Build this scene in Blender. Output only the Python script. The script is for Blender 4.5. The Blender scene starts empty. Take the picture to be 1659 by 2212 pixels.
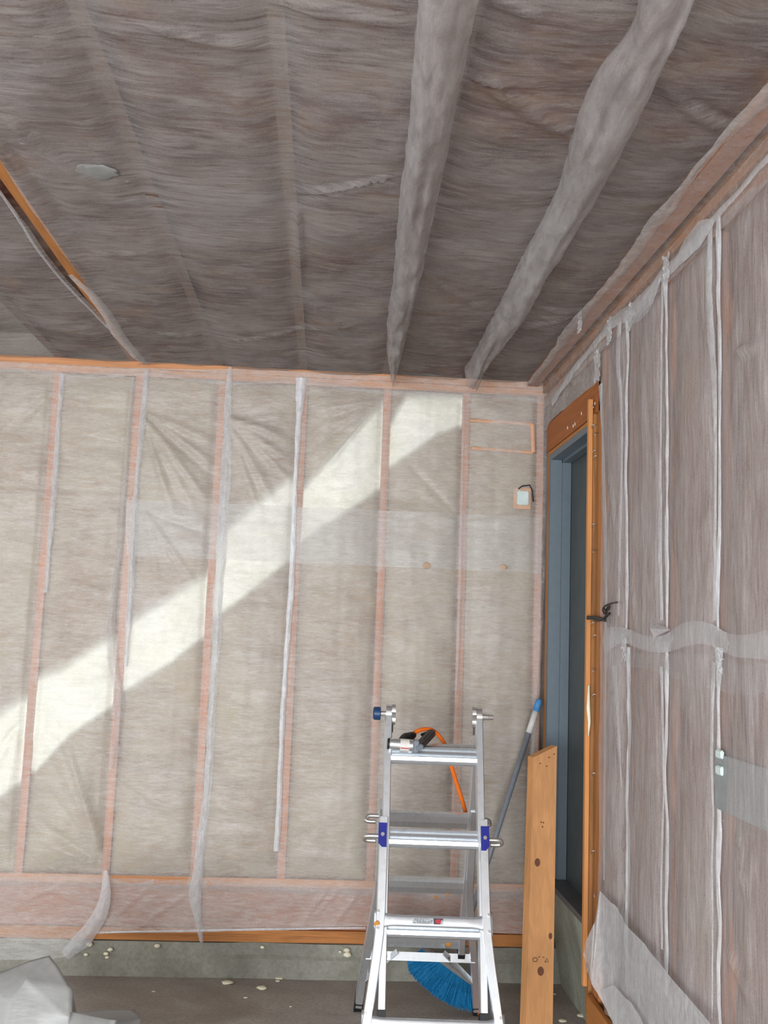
import bpy, bmesh, math, random
import numpy as np
from mathutils import Vector, Matrix

# ------------------------------------------------------------------ camera
F, CX, CY, CAMH = 2109.0, 829.5, 1106.0, 1.65
_y = np.array([700-CX, -(1364-CY), F]); _y /= np.linalg.norm(_y)
_s = .0366; _k = -(_s*_y[0]+_y[1])/_y[2]
_z = np.array([_s, 1, _k]); _z /= np.linalg.norm(_z)
AX = np.stack([np.cross(_z, _y), _y, _z])      # rows: world axes seen from the camera (right, up, forward)
EYE = np.array([0, 0, CAMH])
def at(px, py, axis, val):
    """point of the photo's ray on the real plane axis = val"""
    w = AX @ np.array([px-CX, CY-py, F]); t = (val-EYE[axis])/w[axis]
    return Vector((EYE + t*w).tolist())
sc = bpy.context.scene
cd = bpy.data.cameras.new('camera'); cam = bpy.data.objects.new('camera', cd); sc.collection.objects.link(cam)
cd.sensor_fit = 'VERTICAL'; cd.sensor_height = 36; cd.lens = F/2212*36; cd.clip_start = .05
m = Matrix.Identity(4)
for i in range(3):
    m[i][0], m[i][1], m[i][2], m[i][3] = AX[i][0], AX[i][1], -AX[i][2], EYE[i]
cam.matrix_world = m; sc.camera = cam
# ------------------------------------------------------------------ world, daylight through the open garage door, added side fill
w = bpy.data.worlds.new('world'); sc.world = w; w.use_nodes = True
w.node_tree.nodes['Background'].inputs[0].default_value = (.80, .90, 1.0, 1)
w.node_tree.nodes['Background'].inputs[1].default_value = .8
def area(name, loc, rot, sx, sy, power, col):
    l = bpy.data.lights.new(name, 'AREA'); l.shape = 'RECTANGLE'; l.size = sx; l.size_y = sy; l.energy = power; l.color = col
    o = bpy.data.objects.new(name, l); o.location = loc; o.rotation_euler = rot; sc.collection.objects.link(o); return o
area('daylight_garage_door', (-1.35, -3.55, 1.2), (math.radians(90), 0, 0), 3.9, 2.2, 530, (.93, .97, 1.0))
area('side_fill_light', (-3.35, 2.0, 1.5), (0, math.radians(-90), 0), 1.6, 2.6, 38, (.95, .98, 1.0))  # added fill lamp at an assumed, unseen opening on the left
sc.view_settings.view_transform = 'Standard'; sc.view_settings.look = 'None'
sc.view_settings.exposure = 0.0; sc.view_settings.gamma = 1; sc.view_settings.use_curve_mapping = False

# ------------------------------------------------------------------ helpers
rng = random.Random(7)
C = sc.collection
_lat = {}
def vnoise(x, y, seed=0):
    if seed not in _lat: _lat[seed] = np.random.RandomState(seed+11).rand(256, 256)
    L = _lat[seed]
    x = np.asarray(x, float)+100; y = np.asarray(y, float)+100
    xi = np.floor(x).astype(int); yi = np.floor(y).astype(int); fx = x-xi; fy = y-yi
    fx = fx*fx*(3-2*fx); fy = fy*fy*(3-2*fy)
    a = L[xi & 255, yi & 255]; b = L[(xi+1) & 255, yi & 255]; c = L[xi & 255, (yi+1) & 255]; d = L[(xi+1) & 255, (yi+1) & 255]
    return (a*(1-fx)+b*fx)*(1-fy)+(c*(1-fx)+d*fx)*fy
def fbm(x, y, seed=0, o=4):
    r = 0; a = .5
    for i in range(o): r = r+a*(vnoise(np.asarray(x)*2**i, np.asarray(y)*2**i, seed+i)-.5); a *= .5
    return r
def label(o, text=None, cat=None, group=None, kind=None):
    if text: o['label'] = text
    if cat: o['category'] = cat
    if group: o['group'] = group
    if kind: o['kind'] = kind
    return o
def obj(name, bm, mat, parent=None, local=False, smooth=False, bevel=0):
    me = bpy.data.meshes.new(name)
    if bevel:
        bmesh.ops.bevel(bm, geom=[e for e in bm.edges], offset=bevel, segments=2, affect='EDGES', clamp_overlap=True)
    bmesh.ops.recalc_face_normals(bm, faces=bm.faces[:])
    if parent is not None and not local:
        bmesh.ops.transform(bm, matrix=root_mat(parent).inverted(), verts=bm.verts[:])
    bm.to_mesh(me); bm.free()
    o = bpy.data.objects.new(name, me); C.objects.link(o)
    for mm in (mat if isinstance(mat, (list, tuple)) else [mat]): me.materials.append(mm)
    if smooth: me.polygons.foreach_set('use_smooth', [True]*len(me.polygons))
    if parent is not None: o.parent = parent
    return o
def root_mat(p):
    m = Matrix.Identity(4)
    while p is not None:
        m = (Matrix.Translation(p.location) @ p.rotation_euler.to_matrix().to_4x4()) @ m; p = p.parent
    return m
def thing(name, text, cat, loc, rz=0, group=None, kind=None):
    o = bpy.data.objects.new(name, None); C.objects.link(o); o.empty_display_size = .05
    o.location = loc; o.rotation_euler = (0, 0, rz); return label(o, text, cat, group, kind)
def BM(): return bmesh.new()
def box(bm, x0, x1, y0, y1, z0, z1):
    vs = [bm.verts.new((x, y, z)) for x in (x0, x1) for y in (y0, y1) for z in (z0, z1)]
    for f in ((0,1,3,2), (4,6,7,5), (0,4,5,1), (2,3,7,6), (0,2,6,4), (1,5,7,3)): bm.faces.new([vs[i] for i in f])
    return bm
def beam(bm, p0, p1, w, d, side=(1, 0, 0)):
    """bar p0-p1, w across 'side', d across the third axis"""
    p0 = Vector(p0); p1 = Vector(p1); t = (p1-p0).normalized(); s = Vector(side); s = (s-t*s.dot(t)).normalized(); n = t.cross(s)
    r = []
    for p in (p0, p1): r.append([bm.verts.new(p+s*a*w/2+n*b*d/2) for a, b in ((-1,-1), (1,-1), (1,1), (-1,1))])
    for i in range(4): bm.faces.new((r[0][i], r[0][(i+1) % 4], r[1][(i+1) % 4], r[1][i]))
    bm.faces.new(r[0][::-1]); bm.faces.new(r[1]); return bm
def extrude_poly(bm, pts, p0, p1, u, v):
    """polygon pts in (u, v) swept from p0 to p1"""
    p0 = Vector(p0); p1 = Vector(p1); u = Vector(u); v = Vector(v)
    a = [bm.verts.new(p0+u*x+v*y) for x, y in pts]; b = [bm.verts.new(p1+u*x+v*y) for x, y in pts]
    n = len(pts)
    for i in range(n): bm.faces.new((a[i], a[(i+1) % n], b[(i+1) % n], b[i]))
    bm.faces.new(a[::-1]); bm.faces.new(b); return bm
def tube(bm, pts, r, seg=10, cap=True):
    pts = [Vector(p) for p in pts]; rs = r if isinstance(r, (list, tuple)) else [r]*len(pts)
    t = (pts[1]-pts[0]).normalized(); s = t.orthogonal().normalized(); rings = []
    for i, p in enumerate(pts):
        t = (pts[min(i+1, len(pts)-1)]-pts[max(i-1, 0)]).normalized(); s = (s-t*s.dot(t)).normalized(); n = t.cross(s)
        rings.append([bm.verts.new(p+(s*math.cos(a)+n*math.sin(a))*rs[i]) for a in [2*math.pi*k/seg for k in range(seg)]])
    for i in range(len(pts)-1):
        for k in range(seg): bm.faces.new((rings[i][k], rings[i][(k+1) % seg], rings[i+1][(k+1) % seg], rings[i+1][k]))
    if cap: bm.faces.new(rings[0][::-1]); bm.faces.new(rings[-1])
    return bm
def catmull(P, n=8):
    P = [Vector(p) for p in P]; out = []
    for i in range(len(P)-1):
        a, b, c, d = P[max(i-1, 0)], P[i], P[i+1], P[min(i+2, len(P)-1)]
        for k in range(n):
            t = k/n; out.append(.5*((2*b)+(c-a)*t+(2*a-5*b+4*c-d)*t*t+(3*b-3*c+d-a)*t**3))
    return out+[P[-1]]

# ------------------------------------------------------------------ materials
def mat(name):
    m = bpy.data.materials.new(name); m.use_nodes = True; nt = m.node_tree; nt.nodes.clear()
    return m, nt, nt.nodes.new('ShaderNodeOutputMaterial')
def nd(nt, typ, **kw):
    n = nt.nodes.new(typ)
    for k, v in kw.items():
        if hasattr(n, k) and not k.startswith('i_'): setattr(n, k, v)
        else: n.inputs[k[2:] if k.startswith('i_') else k].default_value = v
    return n
def noise(nt, scale=(1, 1, 1), s=5, detail=4, rough=.55, dist=0, off=(0, 0, 0)):
    tc = nt.nodes.new('ShaderNodeTexCoord'); mp = nt.nodes.new('ShaderNodeMapping')
    mp.inputs['Scale'].default_value = scale; mp.inputs['Location'].default_value = off
    nt.links.new(tc.outputs['Object'], mp.inputs['Vector'])
    n = nt.nodes.new('ShaderNodeTexNoise'); n.inputs['Scale'].default_value = s; n.inputs['Detail'].default_value = detail
    n.inputs['Roughness'].default_value = rough; n.inputs['Distortion'].default_value = dist
    nt.links.new(mp.outputs[0], n.inputs['Vector']); return n.outputs['Fac']
def ramp(nt, fac, stops):
    r = nt.nodes.new('ShaderNodeValToRGB'); e = r.color_ramp.elements
    while len(e) < len(stops): e.new(.5)
    for i, (p, c) in enumerate(stops):
        e[i].position = p; e[i].color = (*c, 1) if isinstance(c, tuple) else (c, c, c, 1)
    nt.links.new(fac, r.inputs['Fac']); return r.outputs['Color']
def mixc(nt, fac, a, b, mode='MIX'):
    m = nt.nodes.new('ShaderNodeMix'); m.data_type = 'RGBA'; m.blend_type = mode
    for sock, v in ((0, fac), (6, a), (7, b)):
        if hasattr(v, 'links') or hasattr(v, 'is_linked'): nt.links.new(v, m.inputs[sock])
        else: m.inputs[sock].default_value = (*v, 1) if isinstance(v, tuple) else v
    return m.outputs[2]
def math_n(nt, op, a, b, clamp=False):
    m = nt.nodes.new('ShaderNodeMath'); m.operation = op; m.use_clamp = clamp
    for i, v in enumerate((a, b)):
        if hasattr(v, 'is_linked'): nt.links.new(v, m.inputs[i])
        else: m.inputs[i].default_value = v
    return m.outputs[0]
def principled(nt, out, col, rough=.7, metal=0, bump=None, bs=.3, bd=.01, spec=.4):
    p = nt.nodes.new('ShaderNodeBsdfPrincipled')
    if isinstance(col, tuple): p.inputs['Base Color'].default_value = (*col, 1)
    else: nt.links.new(col, p.inputs['Base Color'])
    if hasattr(rough, 'is_linked'): nt.links.new(rough, p.inputs['Roughness'])
    else: p.inputs['Roughness'].default_value = rough
    p.inputs['Metallic'].default_value = metal; p.inputs['Specular IOR Level'].default_value = spec
    if bump is not None:
        b = nt.nodes.new('ShaderNodeBump'); b.inputs['Strength'].default_value = bs; b.inputs['Distance'].default_value = bd
        nt.links.new(bump, b.inputs['Height']); nt.links.new(b.outputs[0], p.inputs['Normal'])
    nt.links.new(p.outputs[0], out.inputs['Surface']); return p
def plain(name, col, rough=.6, metal=0, spec=.4, var=.12, s=30):
    m, nt, out = mat(name); n = noise(nt, s=s)
    c = ramp(nt, n, [(.25, tuple(x*(1-var) for x in col)), (.75, tuple(min(1, x*(1+var)) for x in col))])
    principled(nt, out, c, rough, metal, n, .15, .002, spec); return m
def wood(name, col, axis=2, dark=.55, rough=.65, off=(0, 0, 0)):
    m, nt, out = mat(name); sc_ = [26, 26, 26]; sc_[axis] = 1.3
    g = noise(nt, tuple(sc_), 2.2, 6, .6, .6, off); f = noise(nt, (1, 1, 1), 3, 3, .5, 0, off)
    c = ramp(nt, g, [(.28, tuple(x*dark for x in col)), (.5, col), (.75, tuple(min(1, x*1.18) for x in col))])
    c = mixc(nt, ramp(nt, f, [(.35, .0), (.75, .45)]), c, tuple(x*.6 for x in col))
    principled(nt, out, c, rough, 0, g, .25, .003, .3); return m
def net(name, stretch, lo, hi, col=(.80, .80, .80), off=(0, 0, 0), streak=.5, big=.5, patch=None):
    """spun fibre fabric: fibres in front of real see-through gaps"""
    m, nt, out = mat(name)
    f1 = noise(nt, stretch, 1.0, 5, .62, .8, off)
    f2 = noise(nt, tuple(s*.42 for s in stretch), 1.0, 4, .65, 1.8, (3.1, 1.7, 5.2))
    f3 = noise(nt, (1, 1, 1), 2.6, 3, .5, .3, off)
    f4 = noise(nt, (1, 1, 1), 190, 2, .6, .5, off)
    a = math_n(nt, 'ADD', math_n(nt, 'MULTIPLY', f1, streak), math_n(nt, 'MULTIPLY', f2, .9-streak))
    a = math_n(nt, 'ADD', a, math_n(nt, 'MULTIPLY', f3, big*.5)); a = math_n(nt, 'ADD', a, math_n(nt, 'MULTIPLY', f4, .20))
    tot = streak+.9-streak+big*.5+.20
    r = nt.nodes.new('ShaderNodeMapRange'); r.inputs['From Min'].default_value = tot*.40; r.inputs['From Max'].default_value = tot*.60
    r.inputs['To Min'].default_value = lo; r.inputs['To Max'].default_value = hi; nt.links.new(a, r.inputs['Value'])
    b = nt.nodes.new('ShaderNodeBump'); b.inputs['Strength'].default_value = .35; b.inputs['Distance'].default_value = .006
    nt.links.new(f2, b.inputs['Height'])
    d = nt.nodes.new('ShaderNodeBsdfDiffuse'); d.inputs['Color'].default_value = (*col, 1)
    tl = nt.nodes.new('ShaderNodeBsdfTranslucent'); tl.inputs['Color'].default_value = (*col, 1)
    gl = nt.nodes.new('ShaderNodeBsdfGlossy'); gl.inputs['Roughness'].default_value = .42; gl.inputs['Color'].default_value = (.9, .9, .9, 1)
    for n in (d, tl, gl): nt.links.new(b.outputs[0], n.inputs['Normal'])
    m1 = nt.nodes.new('ShaderNodeMixShader'); m1.inputs[0].default_value = .22
    nt.links.new(d.outputs[0], m1.inputs[1]); nt.links.new(tl.outputs[0], m1.inputs[2])
    m2 = nt.nodes.new('ShaderNodeMixShader'); m2.inputs[0].default_value = .05
    nt.links.new(m1.outputs[0], m2.inputs[1]); nt.links.new(gl.outputs[0], m2.inputs[2])
    tr = nt.nodes.new('ShaderNodeBsdfTransparent'); m3 = nt.nodes.new('ShaderNodeMixShader')
    nt.links.new(r.outputs[0], m3.inputs[0]); nt.links.new(tr.outputs[0], m3.inputs[1]); nt.links.new(m2.outputs[0], m3.inputs[2])
    nt.links.new(m3.outputs[0], out.inputs['Surface']); return m
def fluffy(name, stops, scale=(1, 1, 1), s=4, patch=3.0, pcol=None, bs=.6):
    m, nt, out = mat(name); n = noise(nt, scale, s, 8, .68, .5); p = noise(nt, (1, 1, 1), patch, 4, .55, .4, (4, 2, 1))
    c = ramp(nt, n, stops)
    if pcol: c = mixc(nt, ramp(nt, p, [(.42, .0), (.68, .8)]), c, pcol)
    principled(nt, out, c, .95, 0, n, bs, .02, .1); return m

W_ORANGE = wood('pine_bare_lengthwise', (.50, .20, .055), 1)
W_ORZ = wood('pine_bare_upright', (.46, .18, .055), 2)
W_ORZD = wood('pine_dark_upright', (.34, .15, .05), 2, .45)
W_ORX = wood('pine_bare_across', (.50, .20, .06), 0)
W_STUD = wood('stud_pine', (.50, .215, .11), 2, .7)
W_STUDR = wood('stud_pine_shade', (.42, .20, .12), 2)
W_PLATE = wood('plate_pine', (.60, .28, .13), 0, .75)
W_RIM = wood('rim_pine', (.40, .18, .11), 0, .75)
W_JOIST = wood('joist_pine', (.40, .17, .06), 1)
W_DIM = wood('joist_dim', (.17, .10, .07), 1)
W_PEACH = wood('joist_peach', (.22, .14, .095), 1)
W_LIGHT = wood('board_pine', (.62, .30, .12), 2, .85)
W_EDGE = wood('board_edge', (.36, .19, .08), 2, .7)
INS_TAN = fluffy('tan_fibre_insulation', [(.3, (.29, .205, .145)), (.55, (.40, .305, .225)), (.75, (.50, .42, .32))], (1, 1, 1.6), 5, 1.6, (.47, .40, .29))
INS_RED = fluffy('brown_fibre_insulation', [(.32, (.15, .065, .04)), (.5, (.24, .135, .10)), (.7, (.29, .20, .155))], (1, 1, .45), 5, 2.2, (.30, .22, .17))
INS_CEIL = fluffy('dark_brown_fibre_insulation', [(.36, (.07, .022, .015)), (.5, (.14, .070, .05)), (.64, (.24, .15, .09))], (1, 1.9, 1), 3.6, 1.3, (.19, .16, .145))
NET_BACK = net('netting_back', (14, 3, 75), .20, .52, (.83, .82, .80), big=.7)
NET_BACKU = net('netting_back_upper', (14, 3, 70), .20, .52, (.83, .82, .80), (2, 3, 1), big=.5)
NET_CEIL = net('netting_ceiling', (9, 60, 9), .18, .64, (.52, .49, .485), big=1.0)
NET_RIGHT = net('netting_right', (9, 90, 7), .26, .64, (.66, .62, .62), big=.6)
NET_FOLD = net('netting_fold', (25, 60, 25), .42, .74, (.74, .74, .75))
NET_THIN = net('netting_thin', (30, 30, 50), .16, .42, (.70, .67, .66))
NET_THIN2 = net('netting_thin_double', (30, 30, 50), .34, .62, (.70, .68, .67))
NET_WHITE = net('netting_bunched', (30, 30, 20), .60, .92, (.84, .85, .88))
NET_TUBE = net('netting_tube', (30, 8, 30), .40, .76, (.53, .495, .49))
PLASTIC = net('sheeting_pile', (8, 8, 20), .80, .96, (.40, .40, .39))  # white sheeting with its shade put into the colour as a darker grey

def foam_mat():
    m, nt, out = mat('cream_spray_foam'); n = noise(nt, (1, 1, 1), 7, 5, .6, .3)
    c = ramp(nt, n, [(.3, (.90, .88, .74)), (.6, (.97, .96, .87))])
    p = nt.nodes.new('ShaderNodeBsdfPrincipled'); nt.links.new(c, p.inputs['Base Color']); p.inputs['Roughness'].default_value = .8
    b = nt.nodes.new('ShaderNodeBump'); b.inputs['Strength'].default_value = .25; b.inputs['Distance'].default_value = .02
    nt.links.new(n, b.inputs['Height']); nt.links.new(b.outputs[0], p.inputs['Normal'])
    at_ = nt.nodes.new('ShaderNodeAttribute'); at_.attribute_name = 'cover'
    n2 = noise(nt, (1, 1, 1), 22, 4, .6, 0)
    a = math_n(nt, 'ADD', at_.outputs['Fac'], math_n(nt, 'MULTIPLY', math_n(nt, 'SUBTRACT', n2, .5), .5), True)
    tr = nt.nodes.new('ShaderNodeBsdfTransparent'); mx = nt.nodes.new('ShaderNodeMixShader')
    nt.links.new(a, mx.inputs[0]); nt.links.new(tr.outputs[0], mx.inputs[1]); nt.links.new(p.outputs[0], mx.inputs[2])
    nt.links.new(mx.outputs[0], out.inputs['Surface']); return m
FOAM = foam_mat()
FOAM_BIT = plain('foam_crumb', (.80, .76, .58), .8)
def concrete(name, a, b, stain, s=3):
    m, nt, out = mat(name); n = noise(nt, (1, 1, 1), s, 8, .62, .3); f = noise(nt, (1, 1, 1), 60, 3, .6); g = noise(nt, (1, 1.6, 1), 1.4, 5, .6, .8, (7, 1, 2))
    c = ramp(nt, n, [(.3, a), (.7, b)]); c = mixc(nt, ramp(nt, g, [(.45, .0), (.66, .75)]), c, stain)
    c = mixc(nt, ramp(nt, f, [(.3, .25), (.6, .0)]), c, (.05, .045, .04))
    principled(nt, out, c, ramp(nt, g, [(.3, .75), (.7, .5)]), 0, f, .3, .003, .35); return m
CONC = concrete('garage_slab', (.32, .285, .255), (.44, .41, .37), (.25, .21, .18))
CURB = concrete('concrete_curb', (.24, .235, .19), (.36, .35, .30), (.15, .14, .11), 5)
STEM = concrete('green_stem_wall', (.34, .38, .31), (.50, .54, .46), (.24, .22, .17), 4)
DRY = plain('plain_sheathing', (.42, .38, .34), .9)
DOORF = plain('grey_blue_paint', (.13, .165, .195), .45, var=.06)
DOORP = plain('dark_grey_door', (.060, .072, .074), .4, var=.2, s=9)
def alu_mat(name, col, rough, grime=True):
    m, nt, out = mat(name); n = noise(nt, (1, 1, .15), 55, 4, .6); d = noise(nt, (1, 1, 1), 14, 5, .65, .4, (2, 5, 1))
    c = ramp(nt, n, [(.3, tuple(x*.86 for x in col)), (.7, col)])
    if grime: c = mixc(nt, ramp(nt, d, [(.58, .0), (.8, .4)]), c, (.30, .28, .25))
    principled(nt, out, c, ramp(nt, n, [(.3, rough+.12), (.7, rough)]), .85, n, .12, .001, .5); return m
ALU = alu_mat('brushed_aluminium', (.80, .84, .88), .30)
CHROME = alu_mat('polished_steel', (.80, .80, .79), .16, False)
STEELD = alu_mat('dull_pin_steel', (.62, .60, .58), .3, False)
BLACKP = plain('black_rubber', (.012, .012, .013), .5)
NAVY = plain('navy_plastic', (.012, .045, .13), .4)
BLUEL = plain('blue_lock_plastic', (.015, .02, .22), .4)
ORANGEH = plain('orange_hose_rubber', (.85, .17, .015), .4, var=.06)
SILVER = alu_mat('stapler_silver', (.70, .71, .72), .28, False)
GUNM = plain('stapler_dark_metal', (.055, .045, .045), .45)
GUNG = plain('stapler_grey_metal', (.14, .16, .19), .4)
RED = plain('red_print', (.45, .03, .05), .5)
BRISTLE = plain('blue_bristles', (.012, .22, .48), .6, var=.35, s=160)
BROOMBLOCK = plain('grey_broom_block', (.22, .20, .18), .6)
HANDLE = plain('grey_handle_metal', (.25, .28, .32), .35)
WHITEP = plain('white_plastic', (.68, .66, .62), .5)
SKYBLUE = plain('light_blue_cap', (.06, .25, .55), .5)
KNOT = plain('dark_knot', (.14, .045, .015), .6)
INK = plain('stamp_ink', (.12, .07, .04), .8)
NAILM = plain('nail_metal', (.55, .5, .48), .35, .8)
BOXM = plain('pale_box_plastic', (.60, .70, .68), .5)
LBL = plain('grey_label', (.42, .44, .45), .5)
WIREM = plain('dark_cable', (.02, .015, .015), .5)
GREYSTRIP = plain('threshold_grey', (.10, .10, .10), .45)

# ------------------------------------------------------------------ the room
YB, XR, ZC = 4.95, 1.10, 2.99          # faces of back studs, right studs, ceiling joists
XL, YF = -3.4, -3.6
def struct(name, bm, m): return label(obj(name, bm, m), kind='structure')
struct('floor', box(BM(), XL-.2, XR+.35, YF-.2, YB+.3, -.12, 0), CONC)
struct('wall_back', box(BM(), XL-.2, XR+.35, YB+.145, YB+.18, .15, ZC+.25), DRY)
DY0, DY1, DZ0, DZ1 = 3.99, 4.80, .50, 2.575      # door opening
bm = BM(); xs0, xs1 = XR+.145, XR+.175
box(bm, xs0, xs1, YF, DY0, .15, ZC+.25); box(bm, xs0, xs1, DY0, DY1+.05, DZ1+.03, ZC+.25); box(bm, xs0, xs1, DY1+.05, YB+.14, .15, ZC+.25); box(bm, xs0, xs1, DY0, DY1+.05, .0, DZ0-.01)
struct('wall_right', bm, DRY)
struct('ceiling', box(BM(), XL-.2, XR+.35, YF-.2, YB+.14, ZC+.16, ZC+.2), DRY)
bm = BM(); box(bm, XL-.06, XL, YF, .6, 0, ZC+.16); box(bm, XL-.06, XL, 3.4, YB+.14, 0, ZC+.16); box(bm, XL-.06, XL, .6, 3.4, 2.4, ZC+.16); box(bm, XL-.06, XL, .6, 3.4, 0, .6)  # unseen left wall; the gap in it is added for the side fill
struct('wall_left', bm, DRY)
bm = BM(); box(bm, XL, XR+.1, YF-.06, YF, 2.32, ZC+.16); box(bm, XR-.3, XR+.1, YF-.06, YF, 0, 2.32); struct('wall_front', bm, DRY)
# concrete kerbs under the walls
bm = BM(); extrude_poly(bm, [(4.905, 0), (4.915, .085), (4.925, .10), (4.93, .155), (YB+.18, .155), (YB+.18, 0)], (XL, 0, 0), (XR+.35, 0, 0), (0, 1, 0), (0, 0, 1))
bmesh.ops.subdivide_edges(bm, edges=[e for e in bm.edges if abs(e.verts[0].co.x-e.verts[1].co.x) > 1], cuts=60)
for v in bm.verts:
    if v.co.y < 4.94: v.co.y += float(fbm(v.co.x*5, v.co.z*20, 3))*.02; v.co.z += float(fbm(v.co.x*4, 3.3, 5))*.012*(v.co.z > .05)
struct('trim_1', bm, CURB)
bm = BM(); extrude_poly(bm, [(1.215, 0), (1.19, .2), (1.165, .30), (1.125, .495), (XR+.3, .495), (XR+.3, 0)], (0, 3.93, 0), (0, YB-.02, 0), (1, 0, 0), (0, 0, 1))
struct('trim_2', bm, STEM)
bm = BM(); tube(bm, catmull([(1.13, 3.925, .49), (1.165, 3.922, .36), (1.175, 3.925, .25), (1.20, 3.92, .12), (1.215, 3.925, .01)], 10), [.008+.006*abs(math.sin(i*2.3)) for i in range(41)], 8)
o = obj('broken_edge', bm, plain('pale_broken_concrete', (.45, .42, .36), .9)); label(o, 'pale crumbling edge at the near end of the green concrete wall', 'concrete')
struct('trim_3', box(BM(), XR+.035, XR+.3, YF, 3.93, 0, .16), CURB)

def hfun_sheet(name, O, U, V, N, u0, u1, vlo, vhi, hf, mt, du=.012, dv=.012, back=None, attr=None, parent=None, ucurve=None):
    """sheet over (u, v); vlo / vhi may follow u; height hf(u, v) along N; back = depth of a closed body behind"""
    nu = max(2, int((u1-u0)/du)); us = np.linspace(u0, u1, nu+1)
    lo = np.array([vlo(u) if callable(vlo) else vlo for u in us]); hi = np.array([vhi(u) if callable(vhi) else vhi for u in us])
    nv = max(2, int(np.max(hi-lo)/dv)); t = np.linspace(0, 1, nv+1)
    UU = us[:, None]+0*t[None, :]; VV = lo[:, None]+(hi-lo)[:, None]*t[None, :]
    if ucurve is not None: UU = UU+ucurve(UU, VV)
    Hh = hf(UU, VV)+0*UU
    P = np.array(O)[None, None, :]+UU[..., None]*np.array(U)+VV[..., None]*np.array(V)+Hh[..., None]*np.array(N)
    n0 = (nu+1)*(nv+1); idx = np.arange(n0).reshape(nu+1, nv+1)
    q = np.stack([idx[:-1, :-1], idx[1:, :-1], idx[1:, 1:], idx[:-1, 1:]], -1).reshape(-1, 4)
    verts = P.reshape(-1, 3); faces = q.tolist()
    if np.dot(np.cross(U, V), N) < 0: faces = [f[::-1] for f in faces]
    if back:
        ring = list(idx[:, 0])+list(idx[-1, 1:])+list(idx[-2::-1, -1])+list(idx[0, -2:0:-1])
        bp = []
        for r in ring:
            i, j = divmod(r, nv+1); bp.append(np.array(O)+UU[i, j]*np.array(U)+VV[i, j]*np.array(V)-back*np.array(N))
        verts = np.concatenate([verts, np.array(bp)]); k = len(ring)
        for a in range(k):
            b = (a+1) % k; faces.append([ring[a], n0+a, n0+b, ring[b]])
        faces.append([n0+a for a in range(k)])
    me = bpy.data.meshes.new(name); me.from_pydata(verts.tolist(), [], faces); me.update()
    me.polygons.foreach_set('use_smooth', [len(f) == 4 and i < len(q) for i, f in enumerate(faces)])
    if attr is not None:
        a = me.attributes.new('cover', 'FLOAT', 'POINT'); vals = attr(UU, VV).reshape(-1)
        a.data.foreach_set('value', np.concatenate([vals, np.zeros(len(verts)-n0)]).astype(np.float32))
    me.materials.append(mt)
    o = bpy.data.objects.new(name, me); C.objects.link(o)
    if parent: o.parent = parent
    return o
def poly1(pts):
    xs = [p[0] for p in pts]; ys = [p[1] for p in pts]
    return lambda u: float(np.interp(u, xs, ys))
def ridges(U, V, segs):
    h = 0*U
    for (a, b, c, d, wd, ht) in segs:
        L = math.hypot(c-a, d-b); tx, ty = (c-a)/L, (d-b)/L
        s = ((U-a)*tx+(V-b)*ty)/L; n = -(U-a)*ty+(V-b)*tx
        ww = wd*(.35+.65*np.clip(s*1.6, 0, 1))
        h = h+ht*np.exp(-(n/ww)**2)*np.clip(s*8, 0, 1)*np.clip((1-s)*3, 0, 1)*((s > 0) & (s < 1))
    return h

# ------------------------------------------------------------------ back wall framing
STX = [-3.07, -2.655, -2.24, -1.826, -1.412, -1.000, -.576, -.157, .276, .688, 1.082]
ORD = ['in the far left of the wall, out of the picture']*4+['leftmost in the picture', 'second from the left edge of the picture',
       'with a netting tail hanging at its foot', 'with the long white netting pleat on its left side',
       'straight above the left post of the ladder', 'ending the cream foam band at its right', 'in the corner beside the door']
for i, x in enumerate(STX):
    if i < 4: continue
    o = obj('wall_stud', box(BM(), x-.019, x+.019, YB, YB+.14, .45, 2.914), W_STUD)
    label(o, 'pine stud behind netting, '+ORD[i], 'stud', 'back wall studs')
o = obj('top_plate', box(BM(), XL, XR+.02, YB-.001, YB+.14, 2.953, 2.99), W_PLATE); label(o, 'upper orange pine plate running under the ceiling on the back wall', 'plate')
o = obj('top_plate', box(BM(), XL, XR+.02, YB+.004, YB+.14, 2.914, 2.951), W_PLATE); label(o, 'lower orange pine plate that caps the back wall studs', 'plate')
o = obj('sole_plate', box(BM(), XL, XR+.02, YB-.004, YB+.14, .412, .45), W_PLATE); label(o, 'long pine sole plate under the back wall studs', 'plate')
o = obj('rim_board', box(BM(), XL, XR+.02, YB+.006, YB+.14, .215, .410), W_RIM); label(o, 'wide reddish rim board under the sole plate, behind netting', 'board')
o = obj('sill_board', box(BM(), XL, XR+.02, YB-.012, YB+.14, .157, .213), W_ORX); label(o, 'bare orange sill board lying on the concrete kerb', 'board')

def bay_edges(x):
    e = [XL]+STX+[XR]
    d = np.min([np.abs(x-s) for s in STX], axis=0); return d
def net_back_h(u, v):
    d = np.maximum(bay_edges(u)-.019, 0)
    bul = .026*(1-np.exp(-d/.06))-.010*np.exp(-((d-.010)/.008)**2)
    vf = np.clip((v-.45)/.10, 0, 1)*np.clip((2.93-v)/.10, 0, 1)
    h = .005+bul*vf
    wr = fbm(u*2.5+v*1.5, v*15, 21)*.016*np.clip((.25-u)*3, .25, 1)+fbm(u*26, v*2.5, 33)*.006+fbm(u*9, v*9, 5)*.010
    h = h+wr*np.clip(d*30, 0, 1)*(.3+.7*vf)+wr*.25
    return h+ridges(u, v, BACKR)*np.clip(d*40, .1, 1)
def pxseg(x0, y0, x1, y1, wd, ht):
    a = at(x0, y0, 1, YB); b = at(x1, y1, 1, YB); return (a.x, a.z, b.x, b.z, wd, ht)
BACKR = []
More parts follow.
